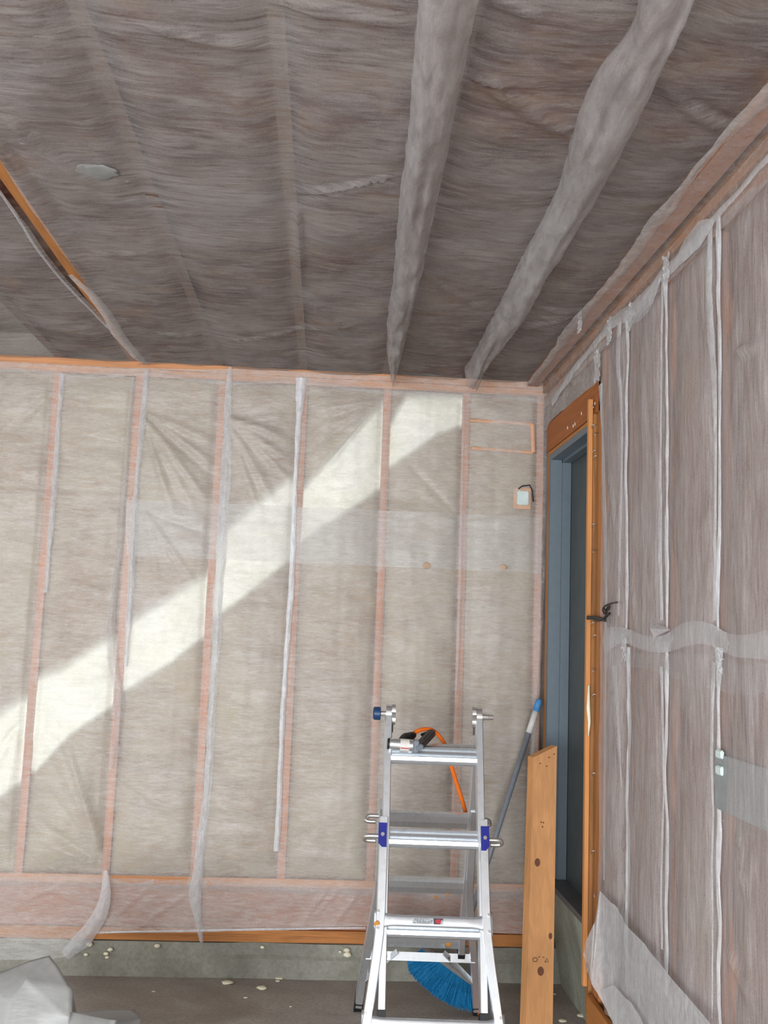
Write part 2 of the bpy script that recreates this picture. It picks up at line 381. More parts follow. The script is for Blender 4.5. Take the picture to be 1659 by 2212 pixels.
def fan(px, py, ends, wd=.019, ht=.024):
    for ex, ey in ends: BACKR.append(pxseg(px, py, ex, ey, wd*rng.uniform(.7, 1.4), ht*rng.uniform(.6, 1.3)*(1 if rng.random() < .7 else -1)))
fan(305, 890, [(470, 960), (470, 1010), (455, 1090), (430, 1120), (380, 1120), (470, 1040)])
fan(315, 1105, [(460, 1160), (430, 1270), (390, 1260), (350, 1300)], .013, .010)
fan(488, 900, [(640, 1010), (650, 1060), (600, 1100), (560, 1110), (640, 960)])
fan(822, 870, [(665, 920), (660, 980), (690, 1010), (665, 890), (680, 1040)], .012, .012)
fan(232, 1875, [(110, 1590), (130, 1560), (150, 1600), (90, 1680), (70, 1760), (60, 1800), (170, 1600), (180, 1650)], .013, .015)
fan(240, 1670, [(400, 1640), (410, 1700), (330, 1740), (420, 1780)], .013, .008)
fan(45, 1560, [(0, 1620), (-20, 1680), (10, 1750)], .013, .01)
fan(125, 840, [(0, 900), (0, 960), (10, 1010)], .02, .007)
fan(1000, 1130, [(860, 1050), (870, 990), (850, 1100), (1100, 1130), (1160, 1110)], .011, .007)
fan(470, 1240, [(620, 1190), (620, 1240), (600, 1300)], .014, .007)
for k in range(26):
    x = rng.uniform(-1.9, .2); z = rng.uniform(.5, 2.8); BACKR.append((x, z, x+rng.uniform(.15, .34), z+rng.uniform(-.06, .06), .009, rng.uniform(-.008, .008)))
# lower field wrinkles over the rim board
for (a, b, c, d) in ((300, 2000, 420, 1920), (650, 2000, 720, 1900), (670, 1990, 745, 1905), (240, 1990, 330, 1905), (720, 2000, 780, 1920), (20, 1960, 150, 1900)):
    BACKR.append(pxseg(a, b, c, d, .010, .008))

INS_GAP = .010
def ins_back_h(u, v):
    return net_back_h(u, v)-INS_GAP-np.clip(.012+fbm(u*5, v*5, 61)*.05, 0, .03)
edges = [XL]+STX
names = ['beyond the left edge of the picture']*3+['partly cut by the left edge of the picture', 'between the two leftmost studs, crossed by foam low down',
         'second bay left of the long white netting pleat', 'just left of the long white netting pleat', 'just left of the ladder',
         'behind the ladder, with foam only near its top', 'behind the broom handle, with orange lines in its top']
for i in range(3, 10):
    x0, x1 = STX[i]+.0195, STX[i+1]-.0195
    o = hfun_sheet('insulation_batt', (0, YB, 0), (1, 0, 0), (0, 0, 1), (0, -1, 0), x0, x1, .452, 2.912, ins_back_h, INS_TAN, .02, .02, back=.13)
    label(o, 'tan insulation in the bay '+names[i], 'insulation', 'insulation between the back wall studs')
# cream spray foam band, one piece in each bay
FO = [(3, [(-110, 1600), (-30, 1562), (48, 1508)], [(-110, 1800), (0, 1722), (48, 1688)], 'at the left edge of the picture, lowest of all'),
      (4, [(75, 1462), (140, 1440), (232, 1378)], [(75, 1668), (150, 1590), (245, 1525)], 'in the bay between the two leftmost studs'),
      (5, [(265, 1352), (350, 1300), (450, 1236)], [(265, 1496), (370, 1432), (450, 1368)], 'below the left end of the netting overlap'),
      (6, [(470, 1158), (560, 1082), (645, 1022)], [(455, 1342), (540, 1280), (630, 1206)], 'crossing the netting overlap in the middle'),
      (7, [(648, 1060), (740, 962), (826, 868)], [(640, 1178), (740, 1112), (828, 1052)], 'second from the top end, above the overlap'),
      (8, [(838, 922), (880, 852), (1003, 849)], [(838, 1012), (900, 972), (945, 938), (1003, 918)], 'at the top right end of the diagonal')]
for i, up, dn, txt in FO:
    U_ = [at(x, y, 1, YB-.01) for x, y in up]; D_ = [at(x, y, 1, YB-.01) for x, y in dn]
    fu = poly1([(p.x, p.z) for p in U_]); fd = poly1([(p.x, p.z) for p in D_])
    x0, x1 = STX[i]+.020, STX[i+1]-.020; soft = .05
    FU = np.vectorize(fu); FD = np.vectorize(fd)
    def cov(u, v): return np.clip(np.minimum((FU(u)-v)/.075, (v-FD(u))/.035)+.5, 0, 1)
    def hf(u, v):
        e = np.clip(np.minimum(FU(u)-v, v-FD(u))/.05+.6, 0, 1)
        return np.minimum(ins_back_h(u, v)+.004+.009*e, net_back_h(u, v)-.003)
    o = hfun_sheet('spray_foam', (0, YB, 0), (1, 0, 0), (0, 0, 1), (0, -1, 0), x0, x1, lambda u: fd(u)-soft*.5, lambda u: min(2.905, fu(u)+soft), hf, FOAM, .012, .012, attr=cov)
    label(o, 'cream spray foam patch '+txt, 'spray foam', 'pieces of the diagonal cream foam band')

# netting over the back wall
e1 = [at(x, y, 1, YB) for x, y in ((-200, 2065), (20, 2066), (120, 2066), (152, 2058), (190, 2016), (340, 2009), (500, 2006), (676, 2004), (792, 2000), (1000, 2012), (1150, 2016))]
zlo = poly1([(-3.3, .13)]+[(p.x, p.z) for p in e1])
def lower_h(u, v): return net_back_h(u, v)+.030*np.clip((.22-v)/.06, 0, 1)*(u < -1.1)+fbm(u*9, v*9, 71)*.012*np.clip((.44-v)*8, 0, 1)+.012*np.clip((.25-v)*20, 0, 1)
o = hfun_sheet('netting_sheet', (0, YB-.001, 0), (1, 0, 0), (0, 0, 1), (0, -1, 0), -2.2, 1.095, zlo, 2.272, lower_h, NET_BACK)
label(o, 'translucent white netting over the lower back wall, torn off above the sill board', 'netting')
zb = poly1([(-3.3, 2.268), (-1.02, 2.268), (-1.005, 1.990), (1.2, 1.985)])
o = hfun_sheet('netting_sheet', (0, YB-.001, 0), (1, 0, 0), (0, 0, 1), (0, -1, 0), -2.2, 1.095, zb, poly1([(-2.2, 2.952), (-1.1, 2.95), (-.7, 2.962), (-.4, 2.982), (.1, 2.975), (.6, 2.985), (1.1, 2.985)]), lambda u, v: net_back_h(u, v)+.005+.003*(v < 2.3), NET_BACKU)
label(o, 'translucent netting over the upper back wall, its lower edge overlapping the sheet below', 'netting')

def ribbon(name, pts, wd, mt, N, txt=None, cat='netting', n=6, arch=.5, seed=0, rag=.25, group=None, parent=None, lift=.004):
    arch *= .7
    """loose strip of netting along pts, widths wd, bowed out along N"""
    P = catmull(pts, n); W = np.interp(np.linspace(0, 1, len(P)), np.linspace(0, 1, len(wd)), wd)
    # resample finely
    Q = []; Wq = []
    for i in range(len(P)-1):
        k = max(1, int((P[i+1]-P[i]).length/.012))
        for j in range(k): t = j/k; Q.append(P[i].lerp(P[i+1], t)); Wq.append(W[i]*(1-t)+W[i+1]*t)
    Q.append(P[-1]); Wq.append(W[-1]); N = Vector(N).normalized(); M_ = 8; bm = BM(); rows = []; s = 0
    for i, q in enumerate(Q):
        t = (Q[min(i+1, len(Q)-1)]-Q[max(i-1, 0)]).normalized(); S = t.cross(N).normalized()
        if i: s += (q-Q[i-1]).length
        w_ = Wq[i]*(1+rag*2*float(fbm(s*14, seed*3.7, seed+2))); c = S*Wq[i]*rag*1.2*float(fbm(s*9, seed*1.3+9, seed+5)); row = []
        for k in range(M_+1):
            a = k/M_*2-1
            h = lift+w_*arch*(1-a*a)*(.8+.8*float(fbm(s*20, k*.6+seed, seed+8)))+.007*float(fbm(s*19, k*.5+s*7+seed*2, seed+1))*(1-a*a)
            row.append(bm.verts.new(q+c+S*a*w_/2+N*h))
        rows.append(row)
    for i in range(len(rows)-1):
        for k in range(M_): bm.faces.new((rows[i][k], rows[i][k+1], rows[i+1][k+1], rows[i+1][k]))
    o = obj(name, bm, mt, parent, smooth=True)
    if txt: label(o, txt, cat, group)
    return o
def bp(l, dy=.012): return [at(x, y, 1, YB-dy) for x, y in l]
GB = 'loose netting pleats over the back wall studs'
NB = (0, -1, 0); px = YB/2109
ribbon('netting_pleat', bp([(136, 808), (128, 900), (122, 1000), (110, 1150), (100, 1280)]), [12*px, 9*px, 12*px, 11*px, 8*px], NET_FOLD, NB, 'white netting pleat beside the leftmost stud, ending halfway down', group=GB, seed=1)
ribbon('netting_pleat', bp([(318, 800), (306, 930), (295, 1050), (284, 1250), (272, 1440)]), [12*px, 13*px, 9*px, 16*px, 8*px], NET_FOLD, NB, 'white netting pleat along the right of the second stud from left', group=GB, seed=2)
ribbon('netting_pleat', bp([(288, 815), (276, 950), (262, 1150), (244, 1300), (243, 1420), (258, 1530), (240, 1660)]), [10*px, 8*px, 12*px, 18*px, 24*px, 20*px, 8*px], NET_THIN, NB, 'limp netting pleat along the left of the second stud, widening downward', group=GB, seed=3)
ribbon('netting_pleat', bp([(497, 792), (493, 870), (490, 1000), (480, 1150), (468, 1350), (457, 1550), (446, 1720), (428, 1880), (420, 1930), (438, 2048)]), [8*px, 14*px, 20*px, 22*px, 20*px, 17*px, 16*px, 20*px, 26*px, 3*px], NET_FOLD, NB, 'long netting pleat whose tail hangs over the rim board', group=GB, seed=4, arch=.3)
ribbon('netting_pleat', bp([(652, 818), (646, 900), (638, 1050), (630, 1250), (613, 1500), (598, 1838)]), [26*px, 12*px, 9*px, 12*px, 10*px, 12*px], NET_WHITE, NB, 'narrow bright white netting pleat hanging left of the middle stud', group=GB, seed=5, arch=.4)
ribbon('netting_pleat', bp([(1002, 860), (998, 1100), (990, 1400), (985, 1500)]), [5*px, 6*px, 8*px, 5*px], NET_THIN, NB, 'faint narrow netting pleat on the stud right of the ladder top', group=GB, seed=6)
ribbon('netting_pleat', bp([(1182, 850), (1178, 1000), (1170, 1200), (1163, 1400), (1150, 1700), (1143, 1900)]), [16*px, 14*px, 20*px, 14*px, 16*px, 14*px], NET_THIN, NB, 'netting pleat running down the corner next to the door', group=GB, seed=7)
ribbon('netting_tail', bp([(228, 1880), (228, 1935), (215, 1975), (180, 2025), (140, 2062)], .045), [8*px, 22*px, 30*px, 34*px, 20*px], NET_FOLD, NB, 'curling free corner of netting hanging over the kerb at lower left', seed=8, arch=.3)
ribbon('netting_edge', bp([(-60, 798), (60, 800), (190, 812), (330, 808), (480, 826), (640, 825), (830, 846), (1000, 850), (1170, 862)]), [12*px, 8*px, 14*px, 8*px, 12*px, 8*px, 12*px, 12*px, 16*px], NET_THIN, NB, 'frayed netting edge stapled along the top plates of the back wall', seed=9, arch=.2)
ribbon('netting_edge', bp([(-60, 1905), (200, 1905), (420, 1912), (800, 1925), (1140, 1930)], .006), [18*px]*5, NET_THIN, NB, 'netting fold stapled along the sole plate of the back wall', seed=10, arch=.15)
ribbon('netting_tear', bp([(205, 2014), (420, 2010), (640, 2006), (790, 2004)], .016), [3*px, 5*px, 4*px, 4*px], NET_WHITE, NB, 'pale torn netting edge just above the bare sill board', seed=11, arch=.3)

# blocking seen as orange lines, electrical boxes behind the netting
bm = BM()
for (xa, ya, xb, yb) in ((1015, 908, 1150, 917), (1018, 968, 1150, 978)):
    tube(bm, [at(xa, ya, 1, YB-.020), at((xa+xb)/2, (ya+yb)/2-1, 1, YB-.024), at(xb, yb, 1, YB-.018)], .010, 8)
tube(bm, [at(1150, 917, 1, YB-.018), at(1152, 978, 1, YB-.018)], .013, 8)
o = obj('blocking_edge', bm, plain('raw_wood_edge', (.62, .36, .23), .8)); label(o, 'orange wood outline of the blocking in the top bay beside the corner', 'wood blocking')
o = thing('electrical_box', 'small pale electrical box on the back wall beside the door', 'electrical box', at(1130, 1076, 1, YB-.03))
a = at(1118, 1060, 1, YB-.05); b = at(1142, 1091, 1, YB-.05)
obj('box_body', box(BM(), a.x, b.x, YB-.052, YB+.02, b.z, a.z), BOXM, o, bevel=.004)
bm = BM(); box(bm, a.x-.018, b.x+.014, YB-.034, YB-.028, b.z-.02, a.z+.018); obj('back_plate', bm, plain('raw_wood_patch', (.60, .37, .25), .8), o, bevel=.002)
bm = BM(); tube(bm, [at(1120, 1056, 1, YB-.045), at(1128, 1050, 1, YB-.047), at(1144, 1048, 1, YB-.045), at(1150, 1060, 1, YB-.045), at(1152, 1084, 1, YB-.040)], .0035, 6); obj('cable', bm, WIREM, o, smooth=True)
for q, (cx_, cy_) in enumerate(((922, 1222), (1086, 1226))):
    bm = BM(); p = at(cx_, cy_, 1, YB-.036); bmesh.ops.create_icosphere(bm, subdivisions=2, radius=.018)
    for v in bm.verts: v.co = Vector((v.co.x*1.2, v.co.y*.25, v.co.z))*(1+.5*float(fbm(v.co.x*60, v.co.z*60, 4)))+p
    o = obj('wood_splinter', bm, plain('raw_wood_splinter', (.52, .35, .24), .8), smooth=True); label(o, 'orange wood scrap behind netting '+('left of the stud' if q == 0 else 'right of the stud')+' below the overlap', 'wood scrap')

# ------------------------------------------------------------------ ceiling
JX = [-1.826, -1.412, -1.03, -.60, -.165, .262, .70]
JT = ['out of view at left', 'near the left picture edge, wrapped in netting', 'with a bare orange strip showing through the parted netting', 'hidden under netting left of the middle',
      'showing as a faint peach line in mid ceiling', 'inside the longer netting roll', 'inside the wider netting roll near the right wall']
for x, t in zip(JX, JT):
    o = obj('ceiling_joist', box(BM(), x-.02, x+.02, YF, YB+.1, ZC-.0, ZC+.15), W_ORANGE if abs(x+1.03) < .01 else W_PEACH if abs(x+.165) < .01 else W_DIM); label(o, 'pine ceiling joist '+t, 'joist', 'ceiling joists')
o = obj('ceiling_joist', box(BM(), 1.005, 1.06, YF, YB-.02, ZC-.03, ZC+.15), W_STUDR); label(o, 'last brown ceiling joist, running along the right wall corner', 'joist', 'ceiling joists')
def net_ceil_h(u, v):   # u = x, v = y ; height downward
    d = np.maximum(np.min([np.abs(u-s) for s in JX+[1.03]], axis=0)-.02, 0)
    bul = .012*(1-np.exp(-d/.05))*np.clip((YB-v)/.1, 0, 1)
    h = .004+bul+(fbm(u*3, v*3.2, 41)*.03+.008)*np.clip(d*12, 0, 1)+fbm(u*12, v*12, 44)*.004
    return h+ridges(u, v, CEILR)
CEILR = []
def cseg(x0, y0, x1, y1, wd, ht): a = at(x0, y0, 2, ZC-.03); b = at(x1, y1, 2, ZC-.03); CEILR.append((a.x, a.y, b.x, b.y, wd, ht))
for s in ((860, 385, 620, 436, .012, .016), (850, 395, 640, 445, .010, -.014), (480, 742, 800, 700, .012, .012), (300, 715, 470, 740, .010, .010), (1010, 150, 1300, 340, .016, .014),
          (1000, 165, 1220, 300, .014, .012), (900, 590, 1080, 700, .015, .010), (1560, 300, 1400, 170, .02, .012), (1600, 290, 1460, 210, .02, -.014), (1250, 690, 1080, 650, .012, .010),
          (1250, 690, 1040, 700, .010, .010), (1250, 690, 1100, 720, .010, .010), (640, 640, 760, 720, .012, .012), (0, 250, 220, 420, .03, .02), (0, 300, 160, 500, .03, -.015),
          (1180, 50, 1010, 0, .02, .012), (640, 450, 650, 640, .012, .018), (300, 60, 620, 130, .02, .012), (560, 20, 900, 60, .02, .012)): cseg(*s)
for k in range(30):
    x = rng.uniform(-1.8, .9); y = rng.uniform(1.2, 4.8); CEILR.append((x, y, x+rng.uniform(.15, .35), y+rng.uniform(-.05, .05), .012, rng.uniform(-.008, .010)))
bays = [(-1.412, 'left of the bare orange joist, at the picture edge')]
jj = [-1.412, -1.03, -.60, -.165, .262, .70, 1.03]
CT = ['left of the bare orange joist', 'right of the bare orange joist', 'in mid ceiling left of the faint joist line', 'between the faint joist line and the longer roll',
      'between the two hanging netting rolls', 'between the wider roll and the right wall']
for i, t in enumerate(CT):
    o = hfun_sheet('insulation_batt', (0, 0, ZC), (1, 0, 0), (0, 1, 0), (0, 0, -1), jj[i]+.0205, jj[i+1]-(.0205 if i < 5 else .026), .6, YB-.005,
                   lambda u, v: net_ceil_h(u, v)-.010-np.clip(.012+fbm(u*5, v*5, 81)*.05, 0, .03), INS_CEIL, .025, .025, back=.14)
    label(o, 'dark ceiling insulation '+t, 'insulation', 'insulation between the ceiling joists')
# left sheet ends along the left lip of the bare strip, main sheet begins along its right lip
lipL = [at(x, y, 2, ZC-.01) for x, y in ((-60, 330), (0, 412), (60, 490), (100, 550), (150, 612), (200, 665), (232, 700), (300, 778))]
lipR = [at(x, y, 2, ZC-.01) for x, y in ((-60, 250), (0, 330), (60, 432), (110, 500), (160, 570), (205, 634), (240, 690), (312, 778))]
def lip(pts, end):
    ys = [1.0, 2.6]+[p.y for p in pts]+[4.95]; xs = [end, end]+[p.x for p in pts]+[-1.03]
    k = np.argsort(ys); return lambda v: np.interp(v, np.array(ys)[k], np.array(xs)[k])
LL, LR = lip(lipL, -1.07), lip(lipR, -1.01)
def map_to(lo, hi, ua, ub):   # remaps u between ua..ub onto lo(v)..hi(v)
    def f(UU, VV):
        t = (UU-ua)/(ub-ua); a = lo(VV) if callable(lo) else lo; b = hi(VV) if callable(hi) else hi
        return a+(b-a)*t-UU
    return f
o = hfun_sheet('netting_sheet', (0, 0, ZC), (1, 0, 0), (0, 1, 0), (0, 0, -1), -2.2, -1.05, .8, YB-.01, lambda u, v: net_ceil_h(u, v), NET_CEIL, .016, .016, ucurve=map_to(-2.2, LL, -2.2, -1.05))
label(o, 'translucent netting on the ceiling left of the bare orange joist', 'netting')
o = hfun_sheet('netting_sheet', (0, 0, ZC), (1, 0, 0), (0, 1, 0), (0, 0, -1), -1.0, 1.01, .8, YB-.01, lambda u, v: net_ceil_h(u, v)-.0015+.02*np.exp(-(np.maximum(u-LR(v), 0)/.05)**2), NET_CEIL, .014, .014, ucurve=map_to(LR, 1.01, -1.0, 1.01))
label(o, 'wide translucent netting over most of the ceiling, carrying the rolls', 'netting')
# hanging netting rolls
def roll(left, right, txt, seed, drop, mt=NET_TUBE):
    n = 60; tt = np.linspace(0, 1, n+1); Z0 = ZC-.045
    Lp = catmull([at(x, y, 2, Z0) for x, y in left], 12); Rp = catmull([at(x, y, 2, Z0) for x, y in right], 12)
    bm = BM(); rows = []; M_ = 16; N = 150
    for i in range(N+1):
        f = i/N; a = Lp[min(int(f*(len(Lp)-1)), len(Lp)-2)].lerp(Lp[min(int(f*(len(Lp)-1)), len(Lp)-2)+1], f*(len(Lp)-1)-min(int(f*(len(Lp)-1)), len(Lp)-2))
        b = Rp[min(int(f*(len(Rp)-1)), len(Rp)-2)].lerp(Rp[min(int(f*(len(Rp)-1)), len(Rp)-2)+1], f*(len(Rp)-1)-min(int(f*(len(Rp)-1)), len(Rp)-2))
        row = []
        for k in range(M_+1):
            t = k/M_; ang = math.pi*t; p = a.lerp(b, .5-.5*math.cos(ang)); s = p.y
            wob = 1+.6*float(fbm(s*6, t*3+seed, seed))+.9*float(fbm(s*2.2, t*8+seed, seed+4))
            z = Z0-drop*(math.sin(ang)**.7)*wob*min(1, .25+(b-a).length/.08)+.03*(abs(math.cos(ang))**6)
            q = Vector((p.x+.008*float(fbm(s*16, t*2, seed+3))*1.5, p.y, z)); row.append(bm.verts.new(q))
        rows.append(row)
    for i in range(N):
        for k in range(M_): bm.faces.new((rows[i][k], rows[i][k+1], rows[i+1][k+1], rows[i+1][k]))
    o = obj('netting_roll', bm, mt, smooth=True); label(o, txt, 'netting roll', 'netting rolls hanging along the ceiling joists'); return o
roll([(915, -90), (905, 0), (892, 150), (878, 320), (862, 460), (848, 620), (838, 690), (836, 760), (846, 822)], [(1045, -90), (1037, 0), (1004, 150), (975, 300), (946, 430), (912, 590), (895, 660), (872, 750), (852, 824)], 'long straight roll of whitish netting hanging along the ceiling, nearer the middle', 3, .05)
roll([(1400, -90), (1382, 0), (1360, 85), (1285, 190), (1240, 300), (1205, 420), (1150, 530), (1118, 590), (1075, 680), (1040, 745), (1005, 806)], [(1545, -90), (1500, 0), (1440, 130), (1345, 330), (1285, 440), (1235, 520), (1180, 600), (1140, 670), (1090, 740), (1050, 790), (1036, 832)], 'wide crumpled roll of whitish netting slanting along the ceiling near the right wall', 5, .05)
ribbon('netting_edge', [at(x, y, 2, ZC-.012) for x, y in ((150, 590), (215, 655), (255, 720), (300, 772), (318, 784))], [.02, .05, .06, .05, .02], NET_FOLD, (0, 0, -1), 'pale twist of netting closing the joist gap at the back wall', seed=12, arch=.35)
ribbon('netting_edge', [at(x, y, 2, ZC-.02) for x, y in ((-40, 355), (30, 455), (80, 535), (140, 610), (200, 672), (232, 705))], [.012]*6, NET_FOLD, (0, 0, -1), 'pale lip of netting along the left of the bare orange joist', seed=13, arch=.6)
for q in range(3):
    p = at((215, 48, 275)[q], (372, 310, 392)[q], 2, ZC-.022); rr = (.05, .008, .006)[q]; bm = BM()
    g = bmesh.ops.create_icosphere(bm, subdivisions=3, radius=rr)
    for v in g['verts']: v.co = Vector((v.co.x*1.2, v.co.y, v.co.z*.12))*(1+.8*float(fbm(v.co.x*30, v.co.y*30, 3)))+p
    o = obj('foam_smear', bm, plain('pale_smear', (.24, .24, .23), .8), smooth=True); label(o, ('large pale smear behind the left ceiling netting', 'small pale dot near the bare orange joist', 'small pale dot right of the ceiling smear')[q], 'foam')

# ------------------------------------------------------------------ right wall
STY = [1.415, 1.83, 2.245, 2.66, 3.085, 3.492, 3.86]
RT = {2.66: 'third from the door opening', 3.085: 'second from the door opening', 3.492: 'first after the door post', 3.86: 'beside the door post', 2.245: 'at the right picture edge'}
for y in STY[2:]:
    if y == 3.86: continue
    o = obj('wall_stud', box(BM(), XR, XR+.14, y-.019, y+.019, .205, 2.84), W_STUDR); label(o, 'right wall stud behind netting, '+RT[y], 'stud', 'right wall studs')
o = obj('top_plate', box(BM(), XR-.004, XR+.14, YF, YB-.01, 2.842, 2.905), W_STUDR); label(o, 'lower pinkish top plate along the right wall, under netting', 'plate')
o = obj('top_plate', box(BM(), XR-.012, XR+.14, YF, YB-.02, 2.925, 2.99), W_JOIST); label(o, 'upper brown top plate along the right wall above the dark gap', 'plate')
o = obj('sole_plate', box(BM(), XR-.008, XR+.14, YF, 3.93, .16, .203), W_ORANGE); label(o, 'orange sole plate under the right wall studs', 'plate')
o = obj('fascia_board', box(BM(), XR-.030, XR-.010, 3.06, 3.905, .02, .300), W_ORANGE); label(o, 'reddish board at the foot of the right wall below the netting flap', 'board')
def net_right_h(u, v):    # u = y, v = z ; height toward -x
    d = np.maximum(np.min([np.abs(u-s) for s in STY], axis=0)-.019, 0)
    bul = .026*(1-np.exp(-d/.06))-.012*np.exp(-((d-.014)/.010)**2)
    vf = np.clip((v-.2)/.08, 0, 1)*np.clip((2.86-v)/.06, 0, 1)
    return .006+bul*vf+fbm(u*20, v*2.5, 51)*.012*np.clip(d*20, .1, 1)+fbm(u*9, v*6, 55)*.010+ridges(u, v, RR)
RR = []
def rseg(x0, y0, x1, y1, wd, ht): a = at(x0, y0, 0, XR); b = at(x1, y1, 0, XR); RR.append((a.y, a.z, b.y, b.z, wd, ht))
for s in ((1659, 745, 1610, 770, .012, .02), (1380, 1230, 1400, 1400, .012, .01), (1590, 2040, 1659, 2180, .02, .012), (1340, 1480, 1350, 1680, .01, .01), (1620, 1800, 1640, 1950, .012, .012), (1330, 1000, 1350, 1200, .012, .01)): rseg(*s)
rb = [(1.415, 1.83), (1.83, 2.245), (2.245, 2.66), (2.66, 3.085), (3.085, 3.492), (3.492, 3.86)]
RBT = ['', 'beyond the right edge of the picture', 'at the right picture edge, holding the grey box', 'third from the door', 'second from the door', 'next to the door post']
for i, (a_, b_) in enumerate(rb):
    if i < 1: continue
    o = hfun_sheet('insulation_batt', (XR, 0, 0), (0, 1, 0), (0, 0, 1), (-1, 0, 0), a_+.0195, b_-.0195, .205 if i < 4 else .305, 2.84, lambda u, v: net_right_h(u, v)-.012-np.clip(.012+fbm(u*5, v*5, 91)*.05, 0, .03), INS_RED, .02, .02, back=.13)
    label(o, 'brown insulation in the right wall bay '+RBT[i], 'insulation', 'insulation between the right wall studs')
o = hfun_sheet('insulation_batt', (XR, 0, 0), (0, 1, 0), (0, 0, 1), (-1, 0, 0), 3.9, 4.90, 2.735, 2.84, lambda u, v: 0*u-.006, INS_RED, .03, .03, back=.12); label(o, 'low strip of brown insulation above the door header', 'insulation')
# netting on the right wall: starts at the door post, runs toward and past the camera
eg = [at(x, y, 0, XR) for x, y in ((1300, 835), (1303, 1000), (1308, 1150), (1308, 1400), (1306, 1600), (1306, 1850), (1300, 1930), (1295, 2050), (1294, 2095), (1312, 2140), (1340, 2180))]
kz = [p.z for p in eg][::-1]; ky = [p.y for p in eg][::-1]
EDG = lambda z: np.interp(z, kz, ky)
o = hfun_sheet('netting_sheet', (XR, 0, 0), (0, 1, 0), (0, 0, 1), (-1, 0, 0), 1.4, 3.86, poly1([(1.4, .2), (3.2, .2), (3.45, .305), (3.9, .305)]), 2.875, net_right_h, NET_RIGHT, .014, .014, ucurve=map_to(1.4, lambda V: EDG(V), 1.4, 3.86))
label(o, 'translucent pinkish netting stretched over the right wall studs', 'netting')
zh = [at(x, y, 0, XR) for x, y in ((1186, 925), (1192, 912), (1215, 890), (1240, 868), (1262, 850), (1280, 836), (1298, 826))][::-1]
hz = poly1([(p.y, p.z) for p in zh])
o = hfun_sheet('netting_sheet', (XR, 0, 0), (0, 1, 0), (0, 0, 1), (-1, 0, 0), 3.86, 4.93, hz, 2.885, lambda u, v: .008+fbm(u*9, v*9, 58)*.02, NET_THIN2, .012, .012)
label(o, 'netting draped over the header strip above the door', 'netting')
def rp(l, dx=.010): return [at(x, y, 0, XR-dx) for x, y in l]
NR = (-1, 0, 0); GR = 'white netting pleats on the right wall studs'
W3 = [.034, .026, .034, .028]
for xs, y0, y1, nm, ww, sd in ((1357, 676, 2150, 'on the stud nearest the door', .030, 21), (1442, 578, 2150, 'on the second stud from the door', .024, 22), (1556, 470, 2212, 'on the nearest stud, right side', .022, 23)):
    for part_, (ya, yb_) in enumerate(((y0, 1362), (1398, y1))):
        n = 9; pts = []
        for k in range(n):
            y = ya+(yb_-ya)*k/(n-1); x = xs+rng.uniform(-3, 3)+(4 if part_ and xs == 1357 and k < 3 else 0); pts.append((x, y))
        ws = [ww*rng.uniform(.85, 1.6) for _ in range(n)]; ws[0] *= 1.5; ws[-1] *= .6
        ribbon('netting_pleat', rp(pts), ws, NET_WHITE, NR, 'white netting pleat '+nm+(', below the seam' if part_ else ', above the seam'), group=GR, seed=sd+part_*7, arch=.22, rag=.35)
# softer second folds beside them
for l, ws, tx, sd in (([(1538, 480), (1534, 600), (1538, 700), (1545, 820), (1548, 1000), (1546, 1340)], [.03, .05, .055, .04, .02, .02], 'wide limp fold left of the nearest right wall stud, upper half', 31),
                      ([(1545, 1430), (1540, 1600), (1543, 1760), (1540, 1880), (1542, 2000), (1541, 2200)], [.03, .025, .015, .02, .012, .014], 'narrow limp fold left of the nearest right wall stud, lower half', 32),
                      ([(1434, 600), (1430, 900), (1428, 1100), (1432, 1340)], [.02, .015, .04, .03], 'thin fold left of the second stud from the door, upper half', 33),
                      ([(1432, 1440), (1436, 1700), (1431, 1900), (1433, 2050)], [.03, .015, .02, .015], 'thin fold left of the second stud from the door, lower half', 34),
                      ([(1340, 700), (1338, 780), (1345, 900), (1343, 1100), (1338, 1330)], [.06, .05, .03, .03, .03], 'soft fold left of the first stud after the door post, upper half', 35),
                      ([(1330, 1440), (1338, 1560), (1345, 1700)], [.06, .03, .01], 'tapering fold below the seam beside the door post', 36),
                      ([(1300, 832), (1304, 950), (1308, 1100), (1311, 1300), (1310, 1500), (1308, 1750), (1307, 1900)], [.05, .035, .05, .03, .025, .03, .03], 'netting hem running down beside the bare door post', 37)):
    ribbon('netting_fold', rp(l, .012), ws, NET_FOLD, NR, tx, seed=sd, arch=.22, rag=.3, group='limp netting folds on the right wall')
# horizontal seam
ribbon('netting_seam', rp([(1308, 1384), (1345, 1372), (1395, 1388), (1438, 1392), (1490, 1370), (1540, 1372), (1590, 1396), (1659, 1394), (1720, 1400)], .016), [.10, .055, .05, .055, .075, .06, .055, .07, .08], NET_FOLD, NR, 'bunched horizontal netting seam at mid height of the right wall', seed=41, arch=.14, rag=.12)
ribbon('netting_seam', rp([(1312, 1420), (1360, 1425), (1400, 1430), (1450, 1435), (1500, 1448), (1560, 1458), (1620, 1466), (1700, 1470)], .010), [.08, .05, .05, .07, .10, .09, .08, .08], NET_THIN, NR, 'hanging netting hem just below the horizontal seam', seed=42, arch=.1, rag=.25)
bm = BM(); P_ = [at(x, y, 0, XR-d) for x, y, d in ((1403, 1340, .02), (1449, 1360, .03), (1412, 1376, .03), (1404, 1358, .05))]; vs = [bm.verts.new(p) for p in P_]; bm.faces.new((vs[0], vs[1], vs[3])); bm.faces.new((vs[3], vs[1], vs[2]))
o = obj('netting_flag', bm, NET_FOLD); label(o, 'small triangular netting flap sticking out at the right wall seam', 'netting')
